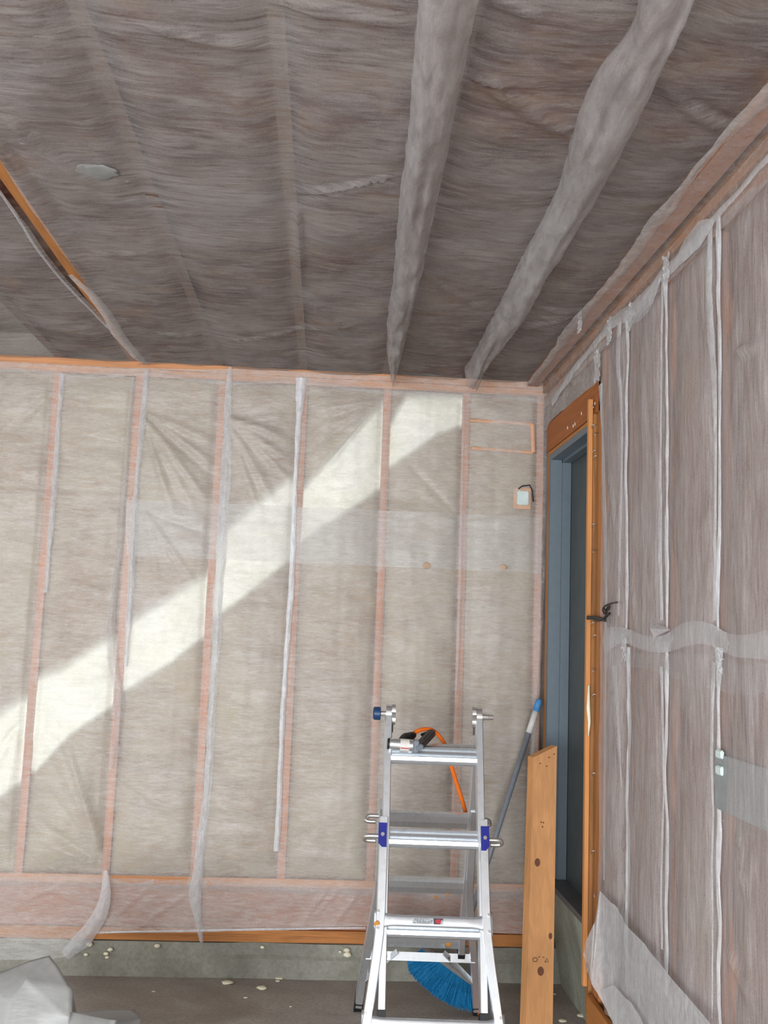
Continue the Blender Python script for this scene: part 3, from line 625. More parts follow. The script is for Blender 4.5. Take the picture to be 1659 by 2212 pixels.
# corner of ceiling and right wall
ribbon('netting_edge', [at(x, y, 2, ZC-.034) for x, y in ((1145, 826), (1185, 776), (1240, 700), (1290, 640), (1345, 578), (1400, 500), (1425, 470), (1478, 400), (1545, 315), (1600, 262), (1700, 150))], [.03, .034, .05, .028, .036, .042, .05, .03, .022, .045, .05], NET_THIN2, (0, 0, -1), 'ragged netting edge along the ceiling beside the right wall', seed=43, arch=.15, rag=.3)
ribbon('netting_edge', rp([(1195, 870), (1230, 815), (1270, 765), (1325, 700), (1380, 660), (1440, 585), (1495, 535), (1545, 475), (1610, 400), (1700, 300)], .014), [.04, .05, .03, .05, .06, .03, .06, .03, .02, .03], NET_FOLD, NR, 'ragged netting edge stapled under the top plate of the right wall', seed=44, arch=.2, rag=.4)
for (x, y, s_, t_) in ((1254, 693, .035, 'on the ceiling edge above the door'), (1362, 682, .035, 'at the top of the stud after the door post'), (1441, 576, .03, 'at the top of the second stud from the door'), (1318, 712, .035, 'just left of the first stud top'), (1290, 790, .045, 'over the header end of the door'), (1350, 1400, .03, 'at the seam beside the door post'), (1556, 1432, .02, 'at the seam on the nearest stud')):
    p = at(x, y, 0, XR-.02) if x != 1254 else at(x, y, 2, ZC-.045); bm = BM(); bmesh.ops.create_grid(bm, x_segments=16, y_segments=16, size=s_*1.1)
    for v in bm.verts:
        a_, b_ = v.co.x, v.co.y; r_ = 1+1.0*float(fbm(math.atan2(a_, b_)*2+x, 1.5, 7))
        v.co = Vector((-.02*abs(float(fbm(a_*60+x, b_*60, 3)))-.016*float(fbm(a_*110, b_*110+x, 6)), a_*r_*.8, b_*r_*1.3))+p
    o = obj('netting_tuft', bm, NET_FOLD, smooth=True); label(o, 'crumpled white netting tuft '+t_, 'netting', 'crumpled netting tufts on the right wall')
ribbon('netting_flap', rp([(1545, 480), (1510, 510), (1480, 545), (1450, 590)], .02), [.01, .09, .07, .01], NET_FOLD, NR, 'loose netting flap under the top plate between the two nearer studs', seed=45, arch=.1)
ribbon('netting_flap', rp([(1430, 600), (1405, 650), (1385, 680), (1365, 700)], .02), [.01, .07, .06, .01], NET_FOLD, NR, 'loose netting flap under the top plate next to the second stud', seed=46, arch=.1)
o = hfun_sheet('netting_sheet', (XR, 0, 0), (0, 1, 0), (0, 0, 1), (-1, 0, 0), 1.0, 4.9, 2.83, 2.95, lambda u, v: .018+fbm(u*8, v*14, 77)*.014, NET_THIN, .02, .015)
label(o, 'thin netting strip stretched over the top plates of the right wall', 'netting')
o = hfun_sheet('netting_sheet', (0, 0, ZC-.03), (1, 0, 0), (0, 1, 0), (0, 0, -1), .99, 1.085, 1.0, 4.9, lambda u, v: .006+fbm(u*14, v*8, 79)*.012, NET_THIN, .015, .02)
label(o, 'thin netting strip under the last ceiling joist beside the right wall', 'netting')
# lower flap hanging beside the door post
fl = [(1300, 1925), (1292, 1990), (1268, 2062), (1283, 2090), (1290, 2125), (1320, 2180), (1345, 2260), (1560, 2260), (1543, 2212), (1440, 2090), (1360, 1995), (1330, 1955)]
bm = BM(); vs = [bm.verts.new(at(x, y, 0, XR-.052-(.03 if x < 1295 else 0))) for x, y in fl]; bm.faces.new(vs)
bmesh.ops.triangulate(bm, faces=bm.faces[:]); bmesh.ops.subdivide_edges(bm, edges=bm.edges[:], cuts=5, use_grid_fill=True)
for v in bm.verts: v.co.x -= .03*(.4+float(fbm(v.co.y*7, v.co.z*4, 12)))
o = obj('netting_flap', bm, NET_FOLD, smooth=True); label(o, 'large loose netting flap hanging at the foot of the right wall', 'netting')
bm = BM(); vs = [bm.verts.new(at(x, y, 0, XR-.085)) for x, y in ((1296, 2140), (1325, 2128), (1345, 2150), (1365, 2165), (1400, 2230), (1410, 2270), (1340, 2270), (1322, 2200))]; bm.faces.new(vs)
bmesh.ops.triangulate(bm, faces=bm.faces[:]); bmesh.ops.subdivide_edges(bm, edges=bm.edges[:], cuts=4, use_grid_fill=True)
for v in bm.verts: v.co.x -= .02*float(fbm(v.co.y*9, v.co.z*9, 14))
o = obj('netting_flap', bm, NET_FOLD, smooth=True); label(o, 'smaller second fold at the bottom of the loose right wall flap', 'netting')
# staples glinting
for i, (x, y) in enumerate(((1368, 1338), (1364, 1469), (1452, 1772), (1561, 1772), (1358, 2038), (1444, 2154), (1451, 1565), (1364, 1000), (1362, 1050))):
    p = at(x, y, 0, XR-.026); o = obj('staple', box(BM(), p.x-.001, p.x+.001, p.y-.005, p.y+.005, p.z-.0015, p.z+.0015), NAILM)
    label(o, ['staple at the top pleat just above the seam', 'staple in the first pleat just below the seam', 'staple low in the middle pleat', 'staple low in the nearest pleat', 'staple at the foot of the first pleat', 'lowest staple, at the foot of the middle pleat', 'staple halfway down the middle pleat under the seam', 'staple high in the first pleat', 'staple next below the highest in the first pleat'][i], 'staple', 'staples in the right wall pleats')
# grey box behind the netting, right edge
o = thing('electrical_box', 'large grey box with two pale ends behind netting at the right edge', 'electrical box', at(1600, 1700, 0, XR))
a = at(1552, 1608, 0, XR-.0); b = at(1640, 1780, 0, XR)
obj('box_body', box(BM(), XR-.022, XR+.08, b.y-.1, a.y-.03, b.z, a.z-.02), plain('grey_panel', (.26, .28, .28), .6), o)
for q, (y0_, y1_) in enumerate(((1618, 1640), (1652, 1676))):
    p0 = at(1549, y0_, 0, XR-.024); p1 = at(1562, y1_, 0, XR-.024)
    obj('clamp', box(BM(), XR-.030, XR-.02, min(p0.y, p1.y), max(p0.y, p1.y), min(p0.z, p1.z), max(p0.z, p1.z)), BOXM, o, bevel=.003)

# ------------------------------------------------------------------ the door and its rough framing
d = thing('door_1', None, None, (XR, (DY0+DY1)/2, DZ0), kind='structure')
obj('door_panel', box(BM(), XR+.10, XR+.14, DY0, DY1-.035, DZ0+.02, DZ1-.03), DOORP, d)
bm = BM(); box(bm, XR-.002, XR+.15, DY1-.03, DY1, DZ0, DZ1); box(bm, XR+.055, XR+.098, DY1-.045, DY1-.03, DZ0, DZ1-.03); obj('jamb', bm, DOORF, d)
bm = BM(); box(bm, XR-.002, XR+.15, DY0, DY1-.03, DZ1-.03, DZ1); box(bm, XR+.055, XR+.098, DY0, DY1-.03, DZ1-.045, DZ1-.03); obj('head_jamb', bm, DOORF, d)
bm = BM(); box(bm, XR+.0, XR+.15, DY0-.0, DY0+.03, DZ0, DZ1-.03); obj('jamb', bm, DOORF, d)
obj('threshold', box(BM(), XR+.01, XR+.16, DY0, DY1-.03, DZ0-.004, DZ0+.022), GREYSTRIP, d)
bm = BM()
p0 = at(1218, 1090, 0, XR+.085); q = [(1219, 1095), (1219, 1130), (1213, 1168)]
tube(bm, [at(x, y, 0, XR+.09) for x, y in q], .004, 6); obj('weather_strip', bm, plain('pale_strip', (.35, .37, .36), .6), d, smooth=True)
for (y0_, y1_) in ((1800, 1818), (1838, 1862)):
    a = at(1207, y0_, 1, DY1-.033); b = at(1210, y1_, 1, DY1-.033); obj('paint_chip', box(BM(), a.x-.006, a.x+.006, DY1-.032, DY1-.0295, b.z, a.z), WHITEP, d)
h = obj('door_header', box(BM(), XR-.004, XR+.14, 3.875, 4.86, DZ1+.022, DZ1+.165), wood('header_wood', (.40, .13, .035), 1, .65)); label(h, 'reddish wooden header beam over the grey door', 'header')
h = obj('head_trim', box(BM(), XR-.002, XR+.03, DY0-.0, DY1+.02, DZ1+.001, DZ1+.017), W_ORANGE); label(h, 'thin wooden strip just under the header beam', 'wood strip')
h = obj('door_post', box(BM(), XR+.0, XR+.14, DY1+.004, DY1+.05, DZ0-.0, DZ1+.02), W_ORZ); label(h, 'narrow bare wooden post at the far side of the door', 'post')
h = obj('door_post', box(BM(), XR+.0, XR+.14, 3.912, 3.946, .205, DZ1+.02), W_ORZD); label(h, 'dark grooved wooden post at the near side of the door', 'post')
h = obj('door_post', box(BM(), XR-.012, XR+.14, 3.952, 3.9885, .205, DZ1+.02), W_ORZD); label(h, 'dark brown post behind the thin light strip at the near side of the door', 'post')
h = obj('door_post', box(BM(), XR-.004, XR+.14, 3.838, 3.903, .205, 2.84), W_ORZ); label(h, 'outer bare wooden post between the netting and the door', 'post')
a = at(1272, 870, 0, XR-.03); b = at(1281, 870, 0, XR-.03)
h = obj('furring_strip', box(BM(), XR-.030, XR-.013, 3.962, 3.985, .31, 2.66), wood('strip_wood', (.62, .27, .09), 2, .75)); label(h, 'thin light wooden strip standing proud along the near door post', 'wood strip')
GN = 'bent nails in the near door post'
for i, y in enumerate((875, 918, 935, 973, 985, 1132, 1188, 1345, 1372, 1445, 1500, 1670, 1838, 1930, 2025)):
    p = at(1289+rng.uniform(-3, 3), y, 0, XR-.004); bm = BM(); s_ = rng.choice((-1, 1))
    tube(bm, [p+Vector((.01, 0, 0)), p+Vector((-.012, 0, 0)), p+Vector((-.016, .006*s_, -.006)), p+Vector((-.012, .010*s_, -.014))], .0017, 6)
    o = obj('bent_nail', bm, NAILM, smooth=True); label(o, 'small bent nail sticking out of the grooved door post at the near side', 'nail', GN)
for i, (x, y) in enumerate(((1285, 872), (1275, 884), (1256, 893), (1238, 920), (1242, 916), (1226, 924))):
    p = at(x, y, 0, XR-.005); bm = BM(); bmesh.ops.create_icosphere(bm, subdivisions=2, radius=.007)
    for v in bm.verts: v.co = Vector((v.co.x*.3, v.co.y*.6, v.co.z*1.2))+p
    o = obj('foam_fleck', bm, WHITEP, smooth=True); label(o, 'small white fleck stuck to the header beam over the door', 'foam fleck', 'white flecks on the door header')
bm = BM(); ps = [(1272, 1480), (1271, 1530), (1273, 1560), (1271, 1590)]
tube(bm, [at(x, y, 0, XR-.024) for x, y in ps], [.004, .008, .006, .003], 7); o = obj('foam_smear', bm, FOAM_BIT, smooth=True); label(o, 'pale foam smear on the edge of the near door post', 'foam')
# cable twisted round the post
def X_(l, dx=.03): return catmull([at(x, y, 0, XR-dx) for x, y in l], 6)
cb = thing('cable_tie', 'frayed dark cable wrapped round the near door post at mid height', 'cable', at(1290, 1337, 0, XR-.03))
bm = BM(); tube(bm, X_([(1270, 1335), (1283, 1334), (1298, 1337), (1311, 1340)]), .0075, 8); obj('loop', bm, WIREM, cb, smooth=True)
bm = BM(); tube(bm, X_([(1270, 1332), (1290, 1340), (1304, 1336), (1308, 1332), (1316, 1325)], .036), .005, 8); obj('loop', bm, WIREM, cb, smooth=True)
for l in ([(1308, 1330), (1307, 1318), (1304, 1312), (1318, 1304), (1333, 1301)], [(1310, 1330), (1308, 1320), (1312, 1312), (1317, 1309)], [(1309, 1332), (1310, 1322), (1316, 1312), (1315, 1317)], [(1305, 1326), (1302, 1316), (1308, 1308), (1316, 1305)], [(1309, 1334), (1314, 1328), (1315, 1324)]):
    bm = BM(); tube(bm, X_(l, .035), .0028, 6); obj('wire_end', bm, WIREM, cb, smooth=True)

# ------------------------------------------------------------------ floor debris
FL = [((193, 2040), 1, .013), ((238, 2051), 1, .010), ((229, 2060), 1, .010), ((186, 2062), 1, .009), ((231, 2068), 1, .008), ((341, 2043), 1, .013), ((567, 2046), 1, .009), ((749, 2052), 1, .013), ((750, 2062), 1, .016), ((735, 2056), 1, .006)]
BW = ['leftmost', 'upper of three', 'middle of three', 'lone low', 'lowest of three', 'roundest', 'smallest', 'upper of the right pair', 'lower of the right pair', 'tiny, beside the right pair']
def crumb(p, r, txt, flat=.5, grp=None):
    bm = BM(); bmesh.ops.create_icosphere(bm, subdivisions=2, radius=r)
    for v in bm.verts: v.co = v.co*(1+.7*float(fbm(v.co.x*90+p.x*50, v.co.y*90+v.co.z*60, 2))); v.co = Vector((v.co.x*1.3, v.co.y, v.co.z*flat))+p
    o = obj('foam_crumb', bm, FOAM_BIT, smooth=True); label(o, txt, 'foam crumb', grp)
for (q, _, r), nm in zip(FL, BW): crumb(at(q[0], q[1], 1, 4.915), r, 'cream foam crumb on the back kerb, '+nm, .8, 'foam crumbs stuck on the back kerb')
for (x, y), r, nm in (((490, 2125), .022, 'left of the middle'), ((566, 2136), .020, 'nearest to the viewer in mid floor'), ((603, 2115), .016, 'against the kerb foot'), ((600, 2120), .010, 'just before the one at the kerb foot'), ((531, 2156), .008, 'tiny, lowest in mid floor'), ((332, 2143), .008, 'small, farthest left'), ((628, 2175), .006, 'tiny, nearest the ladder foot'), ((1257, 2196), .018, 'white, by the green wall'), ((1215, 2207), .016, 'white, right of the pine board'), ((1198, 2148), .006, 'tiny, right of the pine board')):
    p = at(x, y, 2, 0); p.z = r*.28; crumb(p, r, 'foam crumb lying on the garage floor, '+nm, .3, 'foam crumbs lying on the floor')

# ------------------------------------------------------------------ ladder
LX, LY, ZT = .452, 3.955, 1.335
lad = thing('folding_ladder', 'aluminium folding A-frame ladder with blue locks standing open on the concrete floor', 'ladder', (LX, LY, 0), math.radians(-3.05))
SPF, SPR = .585, .585      # how far front / rear feet stand from the hinge line
def rail_pt(side, z, x): sp = -SPF if side < 0 else SPR; return Vector((x, sp*(ZT-z)/ZT, z))
def rail_dir(side): return (rail_pt(side, 0, 0)-rail_pt(side, 1, 0)).normalized()
def channel(bm, P, w_, d_, open_in):
    """box rail swept along points P, w_ across x, d_ deep"""
    rings = []
    for i, p in enumerate(P):
        t = (P[min(i+1, len(P)-1)]-P[max(i-1, 0)]).normalized(); s = Vector((1, 0, 0)); s = (s-t*s.dot(t)).normalized(); n = t.cross(s)
        rings.append([bm.verts.new(p+s*a*w_/2+n*b*d_/2) for a, b in ((-1, -.8), (-.8, -1), (.8, -1), (1, -.8), (1, .8), (.8, 1), (-.8, 1), (-1, .8))])
    for i in range(len(P)-1):
        for k in range(8): bm.faces.new((rings[i][k], rings[i][(k+1) % 8], rings[i+1][(k+1) % 8], rings[i+1][k]))
    bm.faces.new(rings[0][::-1]); bm.faces.new(rings[-1])
def rung_poly(scale=1):
    return [(-.016, .028), (-.006, .034), (.012, .034), (.018, .030), (.019, .023), (.010, .020), (.010, .017), (.020, .014), (.023, .003), (.011, .000), (.011, -.004), (.024, -.008), (.030, -.012), (.026, -.026), (.018, -.033), (.002, -.034), (-.012, -.030), (-.018, .0)]
    return [(-.014, .020), (-.006, .024), (.012, .024), (.019, .020), (.019, .004), (.016, .0015), (.019, -.001), (.024, -.004), (.024, -.018), (.020, -.024), (.004, -.026), (-.012, -.022), (-.016, .0)]
def rung(side, z, hw, name='rung', dz=0):
    c = rail_pt(side, z, 0); dn = rail_dir(side); up = -dn; out = Vector((0, side, 0)); out = (out-up*out.dot(up)).normalized()
    bm = BM(); extrude_poly(bm, rung_poly(), c+Vector((-hw, 0, 0)), c+Vector((hw, 0, 0)), out, up); return obj(name, bm, ALU, lad, local=True)
for side in (-1, 1):
    nm = 'inner_rail'
    for sx in (-1, 1):
        zb_ = .36 if side < 0 else .30
        bm = BM(); channel(bm, [rail_pt(side, 1.318, sx*.180), rail_pt(side, zb_, sx*(.176))], .028, .062, sx); obj('inner_rail', bm, ALU, lad, local=True)
        bm = BM(); p = rail_pt(side, zb_, sx*.176); dn = rail_dir(side); beam(bm, p-dn*.004, p+dn*.020, .030, .064); obj('rail_cap', bm, BLACKP, lad, local=True)
        # outer rail, straight then flaring to the floor
        zs = [.955, .80, .66, .58, .50, .42, .34, .26, .18, .10, .035]; xsx = [.187, .187, .188, .192, .201, .212, .223, .234, .244, .252, .259]
        bm = BM(); channel(bm, [rail_pt(side, z, sx*x) for z, x in zip(zs, xsx)], .034, .078, sx); orl = obj('outer_rail', bm, ALU, lad, local=True)
        bm = BM(); a_ = rail_pt(side, .055, sx*.257); b_ = rail_pt(side, .0, sx*.263); b_.z = .0; beam(bm, a_, b_+Vector((0, 0, .001)), .036, .080); 
        for v in bm.verts:
            if v.co.z < .03: v.co.z = .0
        obj('rubber_foot', bm, BLACKP, lad, local=True)
        # lock on the outer rail
        c = rail_pt(side, .895, sx*.190); out = Vector((0, side, 0)); up = -rail_dir(side); out = (out-up*out.dot(up)).normalized()
        if side < 0:
            bm = BM(); extrude_poly(bm, [(-.015*sx, .042), (.016*sx, .042), (.016*sx, -.030), (.002*sx, -.046), (-.015*sx, -.046)], c+out*.037, c+out*.043, (1, 0, 0), up); blk = obj('lock_bracket', bm, BLUEL, lad, local=True)
            bm = BM(); tube(bm, [c+out*.040, c+out*.047], .007, 12); obj('rivet', bm, CHROME, blk, local=True)
        bm = BM(); q0 = c+Vector((sx*.005, 0, 0))+out*.01; tube(bm, catmull([q0, q0+Vector((sx*.045, 0, 0)), q0+Vector((sx*.058, 0, 0))-up*.003-out*.006, q0+Vector((sx*.060, 0, 0))-up*.010-out*.018, q0+Vector((sx*.045, 0, 0))-up*.012-out*.022, q0+Vector((sx*.02, 0, 0))-up*.012-out*.022], 5), .0092, 12); obj('lock_pin', bm, STEELD, lad, local=True, smooth=True)
    r1 = rung(side, 1.18, .168)
    rung(side, .892, .175)
    if side > 0:
        rung(side, .60, .165); rung(side, .345, .17)
# second rear rung of the inner section sits just above
bm = BM(); c = rail_pt(1, .915, 0)
# front lower rungs: flattened ends riveted on the rails
def flat_rung(z, hw, side=-1, lab=False):
    dn = rail_dir(side); up = -dn; out = Vector((0, side, 0)); out = (out-up*out.dot(up)).normalized(); c = rail_pt(side, z, 0)
    rungo = rung(side, z-.018, hw-.012)
    bm = BM(); N = 24; rows = []
    for i in range(N+1):
        x = -hw-.022+(2*hw+.044)*i/N; e = max(0, 1-(min(x+hw+.022, hw+.022-x)/.075)); hh = .019+.022*e*e; dd = .036+.0*e
        ro = []
        for (a, b) in ((-.25, 1), (0, 1), (.10, .5), (.10, -.5), (0, -1), (-.25, -1)):
            ro.append(bm.verts.new(c+Vector((x, 0, 0))+up*(hh*b)+out*(dd+a*.022-.006*e)))
        rows.append(ro)
    for i in range(N):
        for k in range(5): bm.faces.new((rows[i][k], rows[i][k+1], rows[i+1][k+1], rows[i+1][k]))
    bm.faces.new([r for r in rows[0]][::-1]); bm.faces.new(rows[-1]); 
    b_ = obj('brace_bar', bm, ALU, lad, local=True, smooth=True)
    for sx in (-1, 1):
        for k in (-1, 1):
            bm = BM(); p = c+Vector((sx*(hw+.008), 0, 0))+up*(.028*k)+out*.034; tube(bm, [p, p+out*.010], [.007, .005], 12); obj('rivet', bm, CHROME, b_, local=True)
    return c, up, out, b_
c, up, out, bb = flat_rung(.625, .19)
def on_bar(x0, x1, z0, z1, lift, mt, nm, par):
    bm = BM(); o_ = c+out*(.0385+lift); vs = [bm.verts.new(o_+Vector((x, 0, 0))+up*z) for x, z in ((x0, z0), (x1, z0), (x1, z1), (x0, z1))]
    bm.faces.new(vs); r = bmesh.ops.extrude_face_region(bm, geom=bm.faces[:]); 
    for v in [g for g in r['geom'] if isinstance(g, bmesh.types.BMVert)]: v.co += out*.0006
    return obj(nm, bm, mt, par, local=True)
lb = on_bar(-.075, -.002, -.010, .010, 0, LBL, 'warning_label', bb)
bm = BM()
for k in range(4):
    for j in range(7):
        if rng.random() < .8:
            x = -.072+j*.0098+rng.uniform(0, .003); z = .0065-k*.0045; o_ = c+out*.0395
            vs = [bm.verts.new(o_+Vector((x_, 0, 0))+up*z_) for x_, z_ in ((x, z), (x+.007, z), (x+.007, z+.0018), (x, z+.0018))]; bm.faces.new(vs)
obj('printed_lines', bm, plain('print_dark', (.10, .12, .16), .6), lb, local=True)
mk = on_bar(.000, .034, -.010, .010, .001, plain('mark_dark', (.05, .05, .07), .5), 'emblem', bb)
bm = BM(); o_ = c+out*.0405; vs = [bm.verts.new(o_+Vector((.016+.011*math.cos(a), 0, 0))+up*(.0075*math.sin(a)*(1+.3*math.cos(a)))) for a in [2*math.pi*k/20 for k in range(20)]]; bm.faces.new(vs); obj('emblem_shape', bm, RED, mk, local=True)
bm = BM(); vs = [bm.verts.new(o_+Vector((x, 0, 0))+up*z) for x, z in ((.024, -.010), (.034, -.010), (.034, .002), (.029, .006))]; bm.faces.new(vs); obj('emblem_corner', bm, LBL, mk, local=True)
flat_rung(.325, .222)
# rear bottom bars and diagonal braces
bm = BM(); p0 = rail_pt(1, .275, -.235); p1 = rail_pt(1, .275, .235); beam(bm, p0-Vector((0, .03, 0)), p1-Vector((0, .03, 0)), .035, .006, (0, .4, 1)); cbar = obj('crossbar', bm, ALU, lad, local=True)
for x in (-.15, .12, .22):
    bm = BM(); p = rail_pt(1, .275, x)-Vector((0, .03, 0)); tube(bm, [p, p-Vector((0, .010, 0))], .006, 10); obj('rivet', bm, BLACKP, cbar, local=True)
for sx in (-1, 1):
    bm = BM(); beam(bm, rail_pt(1, .30, sx*.10)-Vector((0, .034, 0)), rail_pt(1, .16, sx*.236)-Vector((0, .034, 0)), .022, .005, (0, .4, 1)); obj('diagonal_brace', bm, ALU, lad, local=True)
bm = BM(); o1 = rail_pt(-1, .60, -.20); 
# paint splashes
for (side, z, x, r_, cc) in ((-1, .612, -.2, .011, 1), (1, .345, .12, .014, 1), (1, .56, .05, .007, 1), (1, .575, .1, .006, 1)):
    up = -rail_dir(side); out = Vector((0, side, 0)); out = (out-up*out.dot(up)).normalized()
    off_ = .0395 if side < 0 else -.018
    bm = BM(); p = rail_pt(side, z, x)+out*off_; bmesh.ops.create_icosphere(bm, subdivisions=2, radius=r_)
    for v in bm.verts: v.co = Vector((v.co.x, v.co.y*.18, v.co.z))*(1+.5*float(fbm(v.co.x*99, v.co.z*99, 3)))+p
    obj('rust_stain', bm, plain('rust', (.55, .24, .05), .8), lad, local=True, smooth=True)
# hinges at the top
for sx in (-1, 1):
    hx = sx*.180; bm = BM(); ctr = Vector((hx, 0, ZT))
    tube(bm, [ctr+Vector((-.011, 0, 0)), ctr+Vector((.011, 0, 0))], .036, 28)
    for side in (-1, 1):
        a_ = ctr+Vector((0, 0, 0)); b_ = rail_pt(side, 1.27, hx); beam(bm, a_, b_, .020, .050)
    hg = obj('hinge', bm, CHROME, lad, local=True)
    bm = BM(); ins = -sx       # star wheel on the inner side
    pts = []
    for k in range(48):
        a = 2*math.pi*k/48; r_ = .036+.0045*math.cos(8*a); pts.append((r_*math.cos(a), r_*math.sin(a)))
    extrude_poly(bm, pts, ctr+Vector((ins*.012, 0, -.004)), ctr+Vector((ins*.027, 0, -.004)), (0, 1, 0), (0, 0, 1)); obj('star_wheel', bm, CHROME, hg, local=True)
    if sx < 0:
        bm = BM(); tube(bm, [ctr+Vector((sx*.011, 0, -.002)), ctr+Vector((sx*.034, 0, -.002))], .011, 16); obj('spindle', bm, CHROME, hg, local=True, smooth=False)
        bm = BM(); s0 = ctr+Vector((sx*.032, 0, -.002)); tube(bm, [s0, s0+Vector((sx*.003, 0, 0)), s0+Vector((sx*.026, 0, 0)), s0+Vector((sx*.031, 0, 0))], [.023, .0265, .0255, .019], 28); obj('knob', bm, NAVY, hg, local=True, smooth=False)
    else:
        bm = BM(); s0 = ctr+Vector((sx*.011, 0, -.002)); tube(bm, [s0, s0+Vector((sx*.012, 0, 0)), s0+Vector((sx*.013, 0, 0)), s0+Vector((sx*.024, 0, 0)), s0+Vector((sx*.025, 0, 0)), s0+Vector((sx*.048, 0, 0))], [.0135, .0135, .0115, .0115, .0115, .0095], 16); obj('spindle', bm, CHROME, hg, local=True)
    bm = BM(); beam(bm, ctr+Vector((ins*.016, .01, -.035)), ctr+Vector((ins*.016, .012, -.075)), .008, .008); obj('lock_tab', bm, BLACKP, hg, local=True)

# ------------------------------------------------------------------ stapler and hose lying on the top rung
SP = at(866, 1609, 1, 3.875)
gun = thing('pneumatic_stapler', 'silver and black pneumatic stapler lying on the top ladder rungs', 'stapler', SP+Vector((0, 0, -.025)))
a = at(840, 1607, 1, 3.87); b = at(893, 1611, 1, 3.87)
bm = BM(); t = (b-a).normalized(); tube(bm, [a, a+t*.006, b-t*.004, b], [.021, .0235, .0235, .022], 28); obj('cylinder_body', bm, SILVER, gun, smooth=False)
bm = BM(); tube(bm, [a-t*.006, a+t*.001], [.020, .0235], 28); obj('end_cap', bm, BLACKP, gun)
bm = BM(); m0 = a.lerp(b, .45); m1 = a.lerp(b, .82)
tube(bm, [m0, m1], [.0240, .0240], 28); 
for v in list(bm.verts):
    if v.co.z < m0.z-.017 or v.co.z > m0.z+.019 or v.co.y > m0.y: pass
lb = obj('body_label', bm, WHITEP, gun)
bm = BM(); beam(bm, m0+Vector((.002, -.0225, -.0095)), m1+Vector((-.002, -.0225, -.0095)), .004, .0045, (0, 0, 1)); obj('red_stripe', bm, RED, lb)
bm = BM(); beam(bm, b-t*.002, b+t*.020, .046, .040, (0, 0, 1)); obj('head', bm, GUNG, gun, bevel=.004)
n0 = at(905, 1612, 1, 3.862); n1 = at(933, 1583, 1, 4.01)
bm = BM(); beam(bm, n0, n1, .030, .026, (1, 0, 0)); beam(bm, n0+(n1-n0)*.2+Vector((0, 0, .013)), n1+Vector((.0, 0, .010)), .014, .010, (1, 0, 0)); obj('magazine', bm, GUNM, gun, bevel=.003)
bm = BM(); beam(bm, n0+Vector((-.012, -.010, -.010)), n0+Vector((.014, -.008, .004)), .020, .024, (0, 0, 1)); obj('nose', bm, GUNG, gun, bevel=.004)
g0 = a.lerp(b, .55)+Vector((0, .012, .010)); g1 = at(893, 1588, 1, 3.985)
bm = BM(); tube(bm, catmull([g0, g0.lerp(g1, .4)+Vector((-.004, 0, .006)), g0.lerp(g1, .75)+Vector((0, 0, .002)), g1], 5), [.019]*6+[.017]*6+[.013]*4, 14); obj('grip', bm, BLACKP, gun, smooth=True)
bm = BM(); beam(bm, at(910, 1588, 1, 3.98), at(926, 1582, 1, 4.0), .012, .010); obj('trigger_guard', bm, BLACKP, gun, bevel=.002)
bm = BM(); hz_ = [at(886, 1590, 1, 3.985), at(893, 1585, 1, 3.99), at(905, 1578, 1, 4.0), at(922, 1575, 1, 4.02), at(938, 1580, 1, 4.04), at(952, 1594, 1, 4.06), at(962, 1612, 1, 4.08), at(972, 1645, 1, 4.10), at(985, 1688, 1, 4.14), at(1001, 1738, 1, 4.20), at(1008, 1775, 1, 4.25), at(1012, 1850, 1, 4.32), at(1014, 1950, 1, 4.42)]
hz_ += [at(1016, 2050, 1, 4.50), at(1024, 2130, 1, 4.56), Vector((.742, 4.545, .03)), Vector((.752, 4.46, .010)), Vector((.735, 4.30, .010)), Vector((.70, 4.05, .010)), Vector((.66, 3.7, .010)), Vector((.58, 3.2, .010)), Vector((.55, 2.8, .010)), Vector((.5, 2.3, .010))]
tube(bm, catmull(hz_, 8), .0085, 12); o = obj('air_hose', bm, ORANGEH, smooth=True); label(o, 'bright orange air hose arching from the stapler down behind the ladder', 'hose')
# ------------------------------------------------------------------ leaning board
bd = thing('pine_board', 'light pine board with slanted top end leaning upright beside the door', 'board', (.99, 4.26, 0))
def bpt(s, zz, dpt):   # s 0..1 across, zz height, dpt depth behind the face
    y = 4.22+.16*zz/1.2; xl = np.interp(zz, [0, 1.2], [.902, .952]); xr = np.interp(zz, [0, 1.2], [1.015, 1.055]); return Vector((xl+(xr-xl)*s, y+dpt, zz))
pL = at(1156, 1636, 1, 4.37).z; pR = at(1207, 1612, 1, 4.37).z
bm = BM(); fr = [bm.verts.new(bpt(s, z, 0)) for s, z in ((0, 0), (1, 0), (1, pR), (0, pL))]; bk = [bm.verts.new(bpt(s, z, .036)-Vector((.018, 0, 0))) for s, z in ((0, 0), (1, 0), (1, pR), (0, pL))]
bm.faces.new(fr); bm.faces.new(bk[::-1])
for i in range(4): bm.faces.new((fr[i], bk[i], bk[(i+1) % 4], fr[(i+1) % 4]))
obj('plank', bm, W_LIGHT, bd)
def face_pt(x, y):
    p = at(x, y, 1, 4.3)
    for _ in range(4): p = at(x, y, 1, 4.22+.16*p.z/1.2-.0006)
    return p
for (x, y, rx, ry) in ((1161, 1863, 6, 9), (1168, 2098, 7, 10), (1189, 2022, 4, 7)):
    bm = BM(); vs = [bm.verts.new(face_pt(x+rx*math.cos(a), y+ry*math.sin(a))) for a in [2*math.pi*i/24 for i in range(24)]]; bm.faces.new(vs)
    r = bmesh.ops.extrude_face_region(bm, geom=bm.faces[:]); [setattr(g, 'co', g.co+Vector((0, .002, 0))) for g in r['geom'] if isinstance(g, bmesh.types.BMVert)]; obj('knot', bm, KNOT, bd)
